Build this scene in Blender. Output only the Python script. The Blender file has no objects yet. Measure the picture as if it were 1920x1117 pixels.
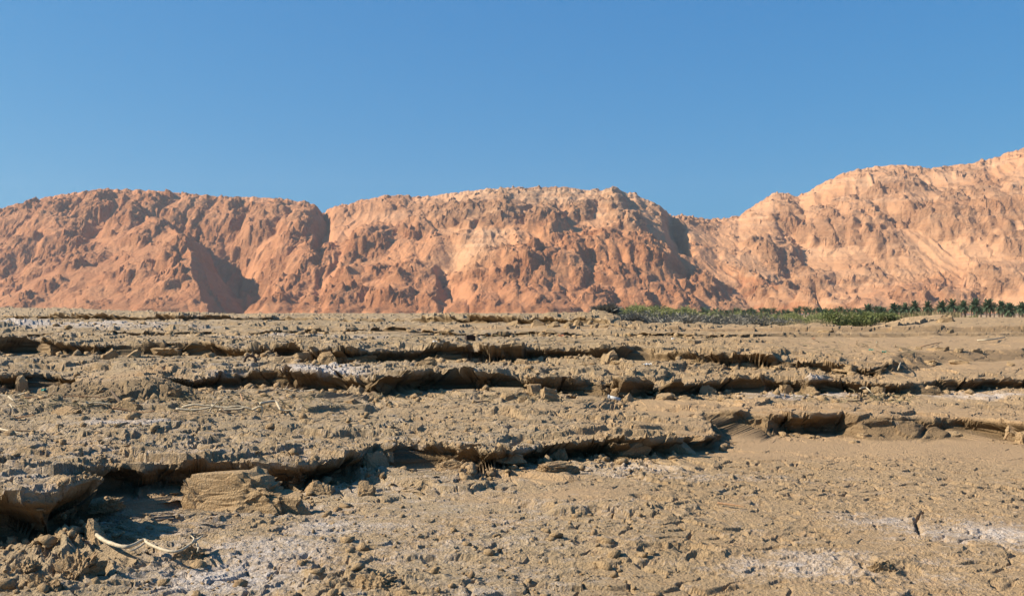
import bpy, bmesh, math, random
import numpy as np
from mathutils import Vector, Matrix
random.seed(7); rng = np.random.default_rng(11)
scene = bpy.context.scene
COL = scene.collection
R = math.radians

# ---------------------------------------------------------------- camera, sky, sun, exposure
F = 1867.0          # focal length in pixels of the 1920 px wide photograph
CX, YH = 960.0, 586.0   # image column straight ahead, image row of the true horizon
ZC = 1.65           # eye height above the foreground mud
cam = bpy.data.cameras.new('camera'); cam_o = bpy.data.objects.new('camera', cam); COL.objects.link(cam_o)
cam.sensor_width = 36.0; cam.lens = 36.0 * F / 1920.0
cam.clip_start = 0.1; cam.clip_end = 60000
cam_o.location = (0, 0, ZC)
cam_o.rotation_euler = (R(90) + math.atan((YH - 558.5) / F), 0, 0)
scene.camera = cam_o

SUN_AZ, SUN_EL = R(-95), R(34)      # azimuth measured from the view direction, to the left
world = bpy.data.worlds.new('World'); scene.world = world; world.use_nodes = True
wn = world.node_tree.nodes; wl = world.node_tree.links
bg = wn['Background']
sky = wn.new('ShaderNodeTexSky'); sky.sky_type = 'NISHITA'; sky.sun_disc = False
sky.sun_elevation = SUN_EL; sky.sun_rotation = SUN_AZ
sky.altitude = 0; sky.air_density = 1.0; sky.dust_density = 1.0; sky.ozone_density = 10
# one tone curve over the whole sky: the deep even blue of very dry air
sp_, cb_ = wn.new('ShaderNodeSeparateColor'), wn.new('ShaderNodeCombineColor')
wl.new(sky.outputs[0], sp_.inputs[0])
for k_, (gam, gain) in enumerate(((0.85, 0.61), (0.6, 1.76), (0.35, 3.5))):
    pw = wn.new('ShaderNodeMath'); pw.operation = 'POWER'; wl.new(sp_.outputs[k_], pw.inputs[0]); pw.inputs[1].default_value = gam
    ml = wn.new('ShaderNodeMath'); ml.operation = 'MULTIPLY'; wl.new(pw.outputs[0], ml.inputs[0]); ml.inputs[1].default_value = gain
    wl.new(ml.outputs[0], cb_.inputs[k_])
wl.new(cb_.outputs[0], bg.inputs[0]); bg.inputs[1].default_value = 0.051

sun = bpy.data.lights.new('sun', 'SUN'); sun.energy = 5.0; sun.angle = R(0.53); sun.color = (1.0, 0.89, 0.73)
sun_o = bpy.data.objects.new('sun', sun); COL.objects.link(sun_o)
sd = Vector((math.sin(SUN_AZ) * math.cos(SUN_EL), math.cos(SUN_AZ) * math.cos(SUN_EL), math.sin(SUN_EL)))
sun_o.rotation_euler = sd.to_track_quat('Z', 'Y').to_euler()
vs = scene.view_settings
vs.view_transform = 'Standard'; vs.look = 'None'; vs.gamma = 1.0; vs.use_curve_mapping = False; vs.exposure = 1.0
scene.cycles.max_bounces = 6; scene.cycles.diffuse_bounces = 3
scene.cycles.volume_bounces = 0; scene.cycles.use_denoising = True

# ---------------------------------------------------------------- noise
_pr = np.random.default_rng(5)
PERM = np.concatenate([_pr.permutation(256)] * 2).astype(np.int32)
_a = _pr.random(256) * 2 * np.pi
GX, GY = np.cos(_a).astype(np.float32), np.sin(_a).astype(np.float32)
RND = _pr.random((256, 3)).astype(np.float32)
def _fade(t): return t * t * t * (t * (t * 6 - 15) + 10)
def perlin(x, y, seed=0):
    x = np.asarray(x, np.float32); y = np.asarray(y, np.float32)
    xi = np.floor(x).astype(np.int32); yi = np.floor(y).astype(np.int32)
    xf = x - xi; yf = y - yi
    u = _fade(xf); v = _fade(yf)
    xa = (xi + seed * 37) & 255; xb = (xa + 1) & 255; ya = (yi + seed * 91) & 255; yb = (ya + 1) & 255
    def g(a, b, fx, fy):
        h = PERM[PERM[a] + b]
        return GX[h] * fx + GY[h] * fy
    n00 = g(xa, ya, xf, yf); n10 = g(xb, ya, xf - 1, yf)
    n01 = g(xa, yb, xf, yf - 1); n11 = g(xb, yb, xf - 1, yf - 1)
    a = n00 + u * (n10 - n00); b = n01 + u * (n11 - n01)
    return (a + v * (b - a)) * 1.5
def fbm(x, y, octs=4, seed=0, gain=0.5):
    s = 0; a = 1.0; t = 0
    for o in range(octs):
        s = s + a * perlin(x * 2 ** o, y * 2 ** o, seed + o); t += a; a *= gain
    return s / t
def ridged(x, y, octs=4, seed=0, gain=0.5):
    s = 0; a = 1.0; t = 0; w = 1.0
    for o in range(octs):
        n = 1 - np.abs(perlin(x * 2 ** o, y * 2 ** o, seed + o)) * 1.6
        n = np.clip(n, 0, 1) ** 2 * w
        w = np.clip(n * 1.6, 0, 1)
        s = s + a * n; t += a; a *= gain
    return s / t
def worley(x, y, seed=0):
    x = np.asarray(x, np.float32); y = np.asarray(y, np.float32)
    xi = np.floor(x).astype(np.int32); yi = np.floor(y).astype(np.int32)
    f1 = np.full(x.shape, 9, np.float32); f2 = f1.copy(); idv = np.zeros(x.shape, np.float32)
    for dx in (-1, 0, 1):
        for dy in (-1, 0, 1):
            cx = xi + dx; cy = yi + dy
            h = PERM[PERM[(cx + seed * 17) & 255] + ((cy + seed * 53) & 255)]
            d = np.hypot(cx + RND[h, 0] - x, cy + RND[h, 1] - y)
            near = d < f1
            f2 = np.where(near, f1, np.minimum(f2, d))
            idv = np.where(near, RND[h, 2], idv)
            f1 = np.where(near, d, f1)
    return f1, f2, idv
def sstep(a, b, x):
    t = np.clip((x - a) / (b - a), 0, 1); return t * t * (3 - 2 * t)

# ---------------------------------------------------------------- mesh and tagging helpers
def grid_mesh(name, P, mat, attrs=None, smooth=False):
    n, m = P.shape[:2]
    me = bpy.data.meshes.new(name)
    idx = np.arange(n * m, dtype=np.int32).reshape(n, m)
    q = np.stack([idx[:-1, :-1], idx[:-1, 1:], idx[1:, 1:], idx[1:, :-1]], -1).reshape(-1, 4)
    me.vertices.add(n * m); me.vertices.foreach_set('co', P.reshape(-1).astype(np.float32))
    me.loops.add(q.size); me.loops.foreach_set('vertex_index', q.reshape(-1))
    me.polygons.add(len(q)); me.polygons.foreach_set('loop_start', np.arange(0, q.size, 4, dtype=np.int32))
    me.polygons.foreach_set('use_smooth', np.full(len(q), smooth, bool))
    me.update(calc_edges=True)
    for k, v in (attrs or {}).items():
        at = me.attributes.new(k, 'FLOAT', 'POINT'); at.data.foreach_set('value', v.reshape(-1).astype(np.float32))
    me.materials.append(mat)
    o = bpy.data.objects.new(name, me); COL.objects.link(o)
    return o
def raw_mesh(name, verts, faces, mat, smooth=True):
    me = bpy.data.meshes.new(name); me.from_pydata([tuple(v) for v in verts], [], [tuple(f) for f in faces])
    me.polygons.foreach_set('use_smooth', np.full(len(me.polygons), smooth, bool))
    me.materials.append(mat); me.update()
    return me
def tag(o, label=None, cat=None, group=None, kind=None):
    if label: o['label'] = label
    if cat: o['category'] = cat
    if group: o['group'] = group
    if kind: o['kind'] = kind
    return o
def link(name, me, parent=None, loc=None, rz=0):
    o = bpy.data.objects.new(name, me); COL.objects.link(o)
    if parent: o.parent = parent
    if loc is not None: o.location = loc
    if rz: o.rotation_euler = (0, 0, rz)
    return o

# ---------------------------------------------------------------- materials
class NT:
    def __init__(s, name, rough=0.9, alb=(.72, .72, .72)):
        s.alb = alb      # overall reflectance of the material's palette
        s.m = bpy.data.materials.new(name); s.m.use_nodes = True
        s.n = s.m.node_tree.nodes; s.l = s.m.node_tree.links
        s.b = s.n['Principled BSDF']; s.b.inputs['Roughness'].default_value = rough
        s.b.inputs['Specular IOR Level'].default_value = 0.15
    def node(s, t, **kw):
        nd = s.n.new(t)
        for k, v in kw.items(): setattr(nd, k, v)
        return nd
    def link(s, a, b): s.l.new(a, b)
    def coord(s): return s.node('ShaderNodeNewGeometry').outputs['Position']
    def objco(s): return s.node('ShaderNodeTexCoord').outputs['Object']
    def noise(s, vec, scale, detail=4, rough=0.55, stretch=None, lo=0.35, hi=0.65):
        if stretch:
            mp = s.node('ShaderNodeMapping'); s.link(vec, mp.inputs[0]); mp.inputs['Scale'].default_value = stretch; vec = mp.outputs[0]
        nd = s.node('ShaderNodeTexNoise'); s.link(vec, nd.inputs['Vector'])
        nd.inputs['Scale'].default_value = scale; nd.inputs['Detail'].default_value = detail; nd.inputs['Roughness'].default_value = rough
        mr = s.node('ShaderNodeMapRange'); s.link(nd.outputs[0], mr.inputs[0])
        mr.inputs[1].default_value = lo; mr.inputs[2].default_value = hi
        return mr.outputs[0]
    def voro(s, vec, scale, feature='F1'):
        nd = s.node('ShaderNodeTexVoronoi', feature=feature); s.link(vec, nd.inputs['Vector']); nd.inputs['Scale'].default_value = scale
        return nd
    def mix(s, fac, a, b):
        nd = s.node('ShaderNodeMix', data_type='RGBA')
        for sock, v in ((nd.inputs[0], fac), (nd.inputs[6], a), (nd.inputs[7], b)):
            if hasattr(v, 'is_linked') or hasattr(v, 'node'): s.link(v, sock)
            elif isinstance(v, (int, float)): sock.default_value = v
            else: sock.default_value = (v[0] * s.alb[0], v[1] * s.alb[1], v[2] * s.alb[2], 1)
        return nd.outputs[2]
    def math(s, op, a, b=None, clamp=False):
        nd = s.node('ShaderNodeMath', operation=op, use_clamp=clamp)
        for sock, v in zip(nd.inputs, (a, b)):
            if v is None: continue
            if hasattr(v, 'node'): s.link(v, sock)
            else: sock.default_value = v
        return nd.outputs[0]
    def attr(s, name): return s.node('ShaderNodeAttribute', attribute_name=name).outputs['Fac']
    def color(s, c): s.link(c, s.b.inputs['Base Color'])
    def bump(s, h, dist, strength=1.0):
        nd = s.node('ShaderNodeBump'); nd.inputs['Distance'].default_value = dist; nd.inputs['Strength'].default_value = strength
        s.link(h, nd.inputs['Height']); s.link(nd.outputs[0], s.b.inputs['Normal'])

def ground_material():
    t = NT('dry_salty_mud', 0.92, (.785, .765, .735)); p = t.coord()
    n1 = t.noise(p, 0.35, 5, 0.6); n2 = t.noise(p, 2.2, 5, 0.65); n3 = t.noise(p, 14, 5, 0.7); n4 = t.noise(p, 60, 3, 0.7)
    c = t.mix(n1, (0.42, 0.29, 0.16), (0.49, 0.345, 0.20))
    c = t.mix(t.math('MULTIPLY', n2, 0.55), c, (0.37, 0.27, 0.155))
    c = t.mix(t.math('MULTIPLY', n3, 0.45), c, (0.50, 0.36, 0.21))
    red = t.noise(p, 4.5, 4, 0.7, lo=0.55, hi=0.72)
    c = t.mix(t.math('MULTIPLY', red, 0.4), c, (0.42, 0.235, 0.14))
    c = t.mix(t.math('MULTIPLY', n4, 0.35), c, (0.33, 0.235, 0.14))
    olive = t.math('MULTIPLY', t.attr('olive'), t.noise(p, 1.1, 5, 0.65, lo=.3, hi=.6), True); c = t.mix(t.math('MULTIPLY', olive, 0.65), c, (0.40, 0.32, 0.215))
    sand = t.attr('sand'); c = t.mix(t.math('MULTIPLY', sand, 0.75), c, (0.50, 0.34, 0.198))
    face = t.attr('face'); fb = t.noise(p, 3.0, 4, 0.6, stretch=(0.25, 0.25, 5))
    fc = t.mix(fb, (0.12, 0.08, 0.045), (0.24, 0.165, 0.085))  # brown strata of the ledge faces, colour darkened further to deepen their shade
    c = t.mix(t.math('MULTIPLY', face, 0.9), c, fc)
    salt = t.attr('salt')
    sn = t.noise(p, 4.5, 6, 0.7, stretch=(0.7, 1.2, 1), lo=0.3, hi=0.7); s2 = t.noise(p, 30, 4, 0.75, lo=0.3, hi=0.7)
    sv = t.math('ADD', t.math('MULTIPLY', salt, 1.15), t.math('ADD', t.math('MULTIPLY', sn, 0.8), t.math('MULTIPLY', s2, 0.55)))
    sm = t.math('MULTIPLY', t.math('SUBTRACT', sv, 1.06), 1.1, True)
    c = t.mix(t.math('MULTIPLY', sm, 0.78), c, t.mix(s2, (0.55, 0.49, 0.45), (0.72, 0.68, 0.67)))
    t.color(c)
    hb = t.math('ADD', t.math('MULTIPLY', t.noise(p, 30, 5, 0.75, lo=0.2, hi=0.8), 1.0), t.math('MULTIPLY', t.voro(p, 55).outputs[0], 0.5))
    t.bump(hb, 0.022, 0.9)
    return t.m
def mountain_material():
    t = NT('desert_rock', 0.95, (.80, .735, .675)); p = t.coord()
    rock, pale = t.attr('rock'), t.attr('pale')
    n1 = t.noise(p, 0.0045, 5, 0.6); n2 = t.noise(p, 0.02, 5, 0.65); n3 = t.noise(p, 0.09, 5, 0.7)
    st = t.noise(p, 0.012, 4, 0.6, stretch=(0.12, 0.12, 3.0), lo=0.38, hi=0.62)
    red = t.mix(n2, (0.57, 0.255, 0.12), (0.63, 0.32, 0.16))
    red = t.mix(t.math('MULTIPLY', n3, 0.5), red, (0.45, 0.185, 0.085))
    tal = t.mix(n1, (0.58, 0.285, 0.135), (0.64, 0.35, 0.175))
    tal = t.mix(t.math('MULTIPLY', t.attr('ruddy'), .85), tal, t.mix(n2, (0.50, 0.232, 0.118), (0.57, 0.29, 0.148)))
    c = t.mix(rock, tal, red)
    pc = t.mix(st, (0.62, 0.39, 0.225), (0.72, 0.51, 0.33))
    pc = t.mix(t.math('MULTIPLY', n3, 0.35), pc, (0.54, 0.31, 0.17))
    c = t.mix(pale, c, pc)
    bed = t.noise(p, 0.02, 5, 0.6, stretch=(0.06, 0.06, 3.2), lo=0.45, hi=0.6)
    c = t.mix(t.math('MULTIPLY', t.math('MULTIPLY', bed, t.math('ADD', pale, 0.18)), 0.65), c, (0.47, 0.25, 0.13))
    c = t.mix(t.math('MULTIPLY', t.noise(p, 0.3, 3, 0.7), 0.2), c, (0.38, 0.20, 0.12))
    t.color(c)
    hb = t.math('ADD', t.noise(p, 0.10, 6, 0.8, lo=0.2, hi=0.8), t.math('MULTIPLY', t.noise(p, 0.05, 5, 0.75, stretch=(0.25, 0.25, 4), lo=0.2, hi=0.8), 0.6))
    t.bump(t.math('MULTIPLY', hb, t.math('ADD', t.math('MULTIPLY', rock, 0.8), 0.2)), 9.0, 0.9)
    return t.m
M_GROUND = ground_material(); M_MOUNT = mountain_material()

# ================================================================ GROUND
def gp(px, py, z=0.0):
    Y = F * (ZC - z) / (py - YH); return ((px - CX) / F * Y, Y)
U = np.concatenate([np.linspace(-1.5, -0.56, 40)[:-1], np.linspace(-0.56, 0.56, 985), np.linspace(0.56, 1.5, 40)[1:]])
ys = [1.6]
while ys[-1] < 2300:
    y = ys[-1]
    k = 0.03 if y < 5.3 else (0.00245 if y < 24 else (0.0048 if y < 60 else (0.012 if y < 130 else 0.06)))
    ys.append(y * (1 + k))
V = np.array(ys)
GX0 = (U[None, :] * V[:, None]).astype(np.float32)
GY0 = np.repeat(V[:, None], len(U), 1).astype(np.float32)
SP = np.maximum(np.gradient(V)[:, None], (1.12 / 984) * V[:, None]).astype(np.float32) * np.ones_like(GX0)

def sdf(line, X, Y):
    """signed distance to a terrace edge (positive on the upper side), its direction, and the values carried along the edge"""
    pts = [gp(a, b, line['floor']) for a, b, *_ in line['pts']]
    vals = [c[2:] for c in line['pts']]
    pts = [(pts[0][0] - 60, pts[0][1] + line.get('l', 0))] + pts + [(pts[-1][0] + 60, pts[-1][1])]
    vals = [vals[0]] + vals + [vals[-1]]
    best = np.full(X.shape, 1e9, np.float32); vx = np.zeros_like(X); vy = np.zeros_like(X)
    res = [np.zeros_like(X) for _ in range(3)]; inside = np.zeros(X.shape, bool)
    cs = pts + [(pts[-1][0], 900), (pts[0][0], 900)]
    for i in range(len(cs)):
        (x1, y1), (x2, y2) = cs[i], cs[(i + 1) % len(cs)]
        if y1 != y2:
            c = ((y1 > Y) != (y2 > Y)) & (X < (x2 - x1) * (Y - y1) / (y2 - y1) + x1); inside ^= c
    for i in range(len(pts) - 1):
        (x1, y1), (x2, y2) = pts[i], pts[i + 1]
        dx, dy = x2 - x1, y2 - y1
        t = np.clip(((X - x1) * dx + (Y - y1) * dy) / (dx * dx + dy * dy + 1e-9), 0, 1)
        ex = X - (x1 + t * dx); ey = Y - (y1 + t * dy); d = ex * ex + ey * ey
        m = d < best
        best = np.where(m, d, best); vx = np.where(m, ex, vx); vy = np.where(m, ey, vy)
        for k in range(3):
            res[k] = np.where(m, vals[i][k] + t * (vals[i + 1][k] - vals[i][k]), res[k])
    s = np.sqrt(best); sg = np.where(inside, 1, -1).astype(np.float32)
    nx = sg * vx / (s + 1e-6); ny = sg * vy / (s + 1e-6)
    return s * sg, nx, ny, res

# (image column, image row of the foot of the ledge, height, softness, undercut): the plan of each old shoreline, nearest first
TERR = [
 dict(floor=0.0, total=0.37, run=4.0, pts=[(-700,1052,.36,0,.3),(-150,1036,.36,0,.25),(0,1026,.36,0,.2),(95,1022,.36,0,.2),(150,1010,.36,0,.25),(178,982,.36,0,.4),
   (166,958,.34,0,.6),(172,944,.33,0,.5),(205,936,.33,0,.6),(300,930,.31,0,.7),(430,923,.30,0,.9),(560,925,.27,0,1),(650,908,.26,0,1),(690,903,.25,0,.9),(708,893,.23,.1,.5),
   (722,868,.22,.3,.2),(770,868,.20,.2,.3),(840,877,.20,.1,.5),(900,886,.20,0,.8),(950,886,.20,0,.9),(1000,875,.21,0,.9),(1100,866,.21,0,1),(1180,864,.2,0,1),
   (1250,857,.2,0,.9),(1318,840,.17,0,.8),(1338,831,.16,.45,.2),(1312,822,.22,.5,.1),(1290,812,.25,.5,.1),(1330,811,.27,.5,0),(1440,816,.30,.5,.1),(1478,817,.31,0,.8),(1560,815,.30,0,.8),
   (1600,815,.30,.55,.2),(1700,816,.28,.6,.1),(1800,817,.27,.3,.4),(1850,819,.25,.1,.6),(1885,826,.25,0,.6),(1925,832,.25,0,.5),(2060,840,.25,0,.5),(2400,850,.25,.3,.3)]),
 dict(floor=0.37, total=0.33, run=3.0, pts=[(-400,740,.27,0,.7),(0,737,.28,0,.8),(48,736,.3,0,.7),(70,732,.25,0,.8),(140,736,.24,0,.8),(172,742,.25,.9,0),(290,744,.28,.9,0),(306,740,.3,0,.6),
   (380,737,.29,0,.9),(430,734,.29,0,.6),(520,734,.28,0,.5),(560,735,.29,0,.7),(640,737,.3,0,.8),(700,746,.32,0,.9),(760,742,.3,0,1),(850,734,.28,0,1),(910,736,.29,0,1),(960,733,.22,0,.8),
   (1010,742,.26,.1,.6),(1060,741,.24,.1,.5),(1110,741,.22,.2,.3),(1160,744,.3,.2,.4),(1230,742,.28,0,.8),(1330,736,.3,0,.9),(1400,733,.3,.1,.5),(1450,735,.28,0,.7),(1510,737,.26,.2,.4),(1560,736,.25,0,.9),
   (1650,738,.24,0,.8),(1695,738,.22,0,.7),(1730,735,.2,.7,0),(1780,733,.2,.2,.6),(1850,732,.2,0,.8),(1920,730,.2,0,.8),(2300,728,.2,0,.8)]),
 dict(floor=0.70, total=0.32, run=3.5, pts=[(-400,676,.3,0,.6),(0,670,.3,.1,.6),(60,668,.31,0,.5),(180,672,.31,0,.7),(240,670,.28,.4,.2),(355,671,.3,0,.3),(368,670,.3,0,.7),(470,676,.28,0,1),
   (560,676,.28,0,.8),(600,684,.3,0,.7),(680,684,.3,0,.7),(770,681,.28,0,.9),(850,679,.27,0,1),(1000,680,.26,0,.9),(1080,680,.26,0,.8),(1150,682,.26,0,.6),(1200,678,.18,.6,.1),(1265,684,.2,.2,.6),
   (1350,687,.21,0,.8),(1450,688,.21,0,.8),(1550,690,.2,0,.8),(1640,692,.14,.1,.6),(1660,684,.18,.9,0),(1700,676,.2,1,0),(1920,672,.2,1,0),(2300,670,.2,1,0)]),
 dict(floor=1.02, total=0.13, run=4.0, pts=[(-400,640,.09,.1,.3),(0,634,.08,.2,.3),(300,632,.07,.2,.3),(600,628,.11,0,.4),(760,626,.10,0,.4),(870,634,.10,0,.4),(1030,634,.11,0,.4),(1240,634,.10,0,.4),
   (1350,634,.08,.1,.3),(1500,632,.1,1,0),(2300,630,.1,1,0)]),
 dict(floor=1.15, total=0.30, run=10.0, l=10, pts=[(-400,600.5,.25,0,.3),(0,601,.25,0,.3),(150,603,.3,0,.3),(330,605,.3,0,.3),(540,604,.2,.2,.2),(640,606,.12,.6,0),(760,608.5,.2,.3,.2),(850,610,.3,.1,.2),
   (1000,612,.36,0,.3),(1140,613,.32,0,.3),(1165,615,.15,.5,0),(1300,619,.18,1,0),(1500,620,.18,1,0),(1920,621,.2,1,0),(2300,622,.2,1,0)]),
]
# profile of a ledge: across (in units of its height, + = inwards) and up, from foot to lip
TT = np.array([0, .12, .25, .4, .55, .68, .8, .9, 1.0])
PXF = np.array([-.55, -.2, .12, .2, .16, .04, -.05, -.05, .03])
PZF = np.array([0, .06, .14, .30, .48, .66, .84, .98, 1.0])
PXU = np.array([-.30, .25, .55, .62, .50, .18, -.10, -.13, -.03])
PZU = np.array([0, .05, .12, .26, .42, .58, .76, .97, 1.0])

def build_ground():
    X, Y = GX0.copy(), GY0.copy()
    Z = np.zeros_like(X); DX = np.zeros_like(X); DY = np.zeros_like(X)
    steep = np.zeros_like(X); face = np.zeros_like(X); lip = np.zeros_like(X); foot = np.zeros_like(X)
    near = 1 - sstep(30, 60, Y)
    wob = .18 * fbm(X / 1.3, Y / 1.3, 3, 3) + .04 * perlin(X / .35, Y / .35, 9) + .014 * perlin(X / .13, Y / .13, 12) * (SP < .08)
    f1, f2, cid = worley(X / .62 + .4 * perlin(X, Y, 2), Y / .62, 4)
    g1, g2, gid = worley(X / .24, Y / .24, 8)
    e1, e2, hid = worley(X / .11, Y / .11, 13)
    blocks = .30 * (cid - .5) * sstep(0, .16, f2 - f1) + .11 * (gid - .5) * sstep(0, .08, g2 - g1) + .02 * (hid - .5) * (SP < .03)
    joint = np.clip((f2 - f1) / .10, 0, 1)
    strat = perlin(X / 2.0, Y / 2.0, 30)
    for k, T in enumerate(TERR):
        s, nx, ny, (h, soft, und) = sdf(T, X, Y)
        big = 1.0 if k < 3 else (1.6 if k == 3 else 4.0)
        hv = np.where(s < 6, h, h)
        amp = (1 - .6 * soft)
        if k == 4: s = s + 1.0 * fbm(X / 5, Y / 5, 3, 41) * np.clip(s * 0 + 1, 0, 1) + .35 * (cid - .5)
        else: s = s + amp * (wob + blocks) * (1 if k < 3 else 1.4) - amp * .10 * (1 - joint)
        und = np.clip(und + .5 * fbm(X / .9, Y / .9, 2, 50 + k), 0, 1)
        h = h * (1 + .34 * (cid - .5) * amp + .14 * (gid - .5) * amp + .25 * perlin(X / 1.7, Y / 1.7, 60 + k) * amp)
        w = np.maximum(h * (1.5 + 2.6 * soft), 5.0 * SP * (1 - soft))
        t = np.clip(s / w + 1, 0, 1)
        pz = (1 - und) * np.interp(t, TT, PZF) + und * np.interp(t, TT, PZU)
        px = ((1 - und) * np.interp(t, TT, PXF) + und * np.interp(t, TT, PXU)) * h
        px = px + (.07 * perlin(t * 4.5 + 7 * k, X / 1.1, 18) + .05 * perlin(t * 9, X / .5, 19)) * h * sstep(0, .1, t) * (1 - sstep(.9, 1, t))
        sm = t * t * (3 - 2 * t)
        pz = (1 - soft) * pz + soft * sm
        px1 = ((1 - und) * PXF[-1] + und * PXU[-1]) * h
        d = (px - px1 - np.clip(s, -w, 0)) * (1 - soft)
        Rr = .6 if k < 4 else 3.0
        fall = np.where(s < -w, 1 - sstep(0, Rr, -s - w), 1)
        DX += d * fall * nx; DY += d * fall * ny
        tot = T['total'] if k < 4 else .30 - .18 * sstep(1060, 1170, CX + F * X / Y)
        Z += h * pz + np.maximum(tot - h, 0) * sstep(.2, T['run'], s)
        inf = (t > .02) & (t < .9)
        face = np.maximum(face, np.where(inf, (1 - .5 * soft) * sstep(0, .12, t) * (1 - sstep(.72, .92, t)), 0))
        steep = np.maximum(steep, (1 - soft) * sstep(0, .12, t) * (1 - sstep(.95, 1.0, t)))
        foot = np.maximum(foot, np.exp(-np.maximum(-s - w, 0) / .35) * (s < 0) * (1 - soft) * (k < 4))
    # low broken steps on the flats between the ledges
    pxx0 = CX + F * X / Y
    for (sd_, thr, hh, y0, y1) in ((61, .0, .05, 6.5, 10.5), (62, .05, .06, 10.5, 15.5), (63, .0, .07, 15.5, 20.5), (64, .0, .06, 20.5, 27), (65, .05, .10, 27, 60)):
        q = fbm(X / 2.6, Y / 1.1, 3, sd_) + .10 * blocks / .2 + .12 * perlin(X / .4, Y / .4, sd_ + 20)
        Z += hh * sstep(thr - .012, thr + .03, q) * sstep(y0 - .5, y0 + .8, Y) * (1 - sstep(y1 - .8, y1 + .5, Y)) * (1 - .8 * sstep(1150, 1500, pxx0)) 
    # the wide shapes of the plain
    pxx = CX + F * X / Y
    left = 1 - sstep(40, 470, pxx)
    Z += left * .60 * sstep(62, 98, Y) + .08 * sstep(60, 100, Y) * sstep(300, 600, pxx) * (1 - sstep(1000, 1150, pxx))
    right = sstep(1120, 1220, pxx)
    Z -= right * .20 * sstep(26, 30, Y)
    Z -= right * 1.0 * sstep(32.5, 46, Y) * (1 - sstep(1500, 1790, pxx + 40 * fbm(X / 4, Y / 4, 2, 55)))
    Z += sstep(1600, 1720, pxx) * (.16 * sstep(36, 44, Y) + .02 * sstep(44, 52, Y))
    Z -= sstep(1560, 1760, pxx) * 2.0 * sstep(66, 120, Y)
    Z -= right * (1 - sstep(1560, 1760, pxx)) * 1.0 * sstep(100, 160, Y) 
    Z -= (1 - right) * 1.9 * sstep(112, 220, Y)
    # smaller relief
    sand = np.zeros_like(X)
    def blob(px, py, z, rx, ry): 
        x, y = gp(px, py, z); return np.exp(-((X - x) / rx) ** 2 - ((Y - y) / ry) ** 2)
    for a in ((1560, 838, 0, 2.6, 1.0), (1750, 840, 0, 2.6, 1.0), (1420, 850, 0, 1.3, .6), (1900, 845, 0, 1.5, .8), (1560, 760, .37, 3.2, .7), (1350, 752, .37, 2.0, .5), (1820, 640, 1.02, 5, 3), (1500, 622, 1.1, 8, 2), (1750, 622, 1.1, 8, 2),
              (1100, 622, 1.1, 6, 2.2), (230, 722, .5, 1.0, .8), (1750, 668, .8, 3, 2.2), (1050, 935, 0, .7, .35), (1000, 880, .1, .5, .2), (350, 940, 0, .5, .35)):
        sand = np.maximum(sand, blob(*a))
    lowp = fbm(X / 1.6, Y / 1.6, 3, 71)
    rough = np.clip(.75 + .8 * lowp, .3, 1.35) * (1 - .80 * sand)
    rough *= 1 - .45 * sstep(1250, 1800, pxx) * sstep(8, 12, Y)
    def lim(wave): return np.clip((wave / SP - 1.6) / 1.8, 0, 1)
    dsp = .035 * fbm(X / 1.1, Y / .9, 2, 80)
    a1, a2, ai = worley(X / .13 + .6 * perlin(X / .2, Y / .2, 20), Y / .10 + .6 * perlin(X / .2, Y / .2, 21), 22)
    clod = (np.clip(.75 - a1, 0, 1) * (ai > .35) * (.4 + ai)) * lim(.12)
    b1, b2, bi = worley(X / .05 + .6 * perlin(X / .08, Y / .08, 23), Y / .045 + .6 * perlin(X / .08, Y / .08, 24), 25)
    clod2 = np.clip(.8 - b1, 0, 1) * (bi > .3) * (.3 + bi) * lim(.055)
    pit = sstep(.27, .36, perlin(X / .22, Y / .17, 26) + .35 * perlin(X / .08, Y / .07, 27)) * lim(.15)
    mid = fbm(X / .33, Y / .28, 3, 28) * lim(.25)
    fine = perlin(X / .05, Y / .045, 29) * lim(.05)
    ridg = ridged(X / .11 + .3 * perlin(X / .3, Y / .3, 46), Y / .085, 2, 45) * lim(.08)
    # flat crust plates split by shrinkage cracks
    cz = sstep(.02, .22, fbm(X / 1.9, Y / 1.3, 3, 47)) * (1 - sand) * (1 - sstep(14, 20, Y))
    c1, c2, ci = worley(X / .26 + .35 * perlin(X / .25, Y / .25, 48), Y / .20 + .35 * perlin(X / .25, Y / .25, 49), 50)
    plate = cz * lim(.12) * (.026 * (ci - .5) - .032 * (1 - sstep(.02, .14, c2 - c1)))
    rough = rough * (1 - .55 * cz)
    fg_ = (1 - .38 * (1 - sstep(8.5, 10.5, Y)) * sstep(500, 800, pxx)) * (.80 + .2 * sstep(13, 16, Y))
    det = plate + fg_ * rough * (.026 * clod * sstep(-.1, .3, fbm(X / .8, Y / .6, 2, 98)) + .018 * clod2 + .026 * ridg - .046 * pit + .030 * mid + .012 * fine)
    far = sstep(25, 70, Y)
    clump = sstep(.12, .30, perlin(X / .75, Y / 1.1, 34) + .5 * perlin(X / .3, Y / .4, 35)) * (.5 + .5 * perlin(X / .3, Y / .5, 36)) * lim(.4)
    midf = sstep(11, 17, Y) * (1 - .85 * sand)
    det = det * (1 - .3 * far) + midf * (.055 * clump * sstep(-.25, .2, lowp) + .03 * (fbm(X / .6, Y / .6, 3, 37) * lim(.4))) + far * .05 * fbm(X / 1.5, Y / 3.0, 3, 33)
    knob = blob(60, 1085, 0, .75, .35) + blob(140, 1060, 0, .22, .25) * 1.2 + .8 * blob(700, 1090, 0, .5, .25) + .6 * blob(1320, 1040, 0, .35, .2) + .8 * blob(1660, 1060, 0, .3, .25) + .6 * blob(1280, 985, 0, .3, .15)
    kn = ridged(X / .20, Y / .16, 3, 44) * lim(.1)
    dsp += knob * (.025 + .055 * kn) + .028 * rough * (1 - far) * (kn - .3) * sstep(.1, .4, fbm(X / .9, Y / .7, 2, 90) + .2)
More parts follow.
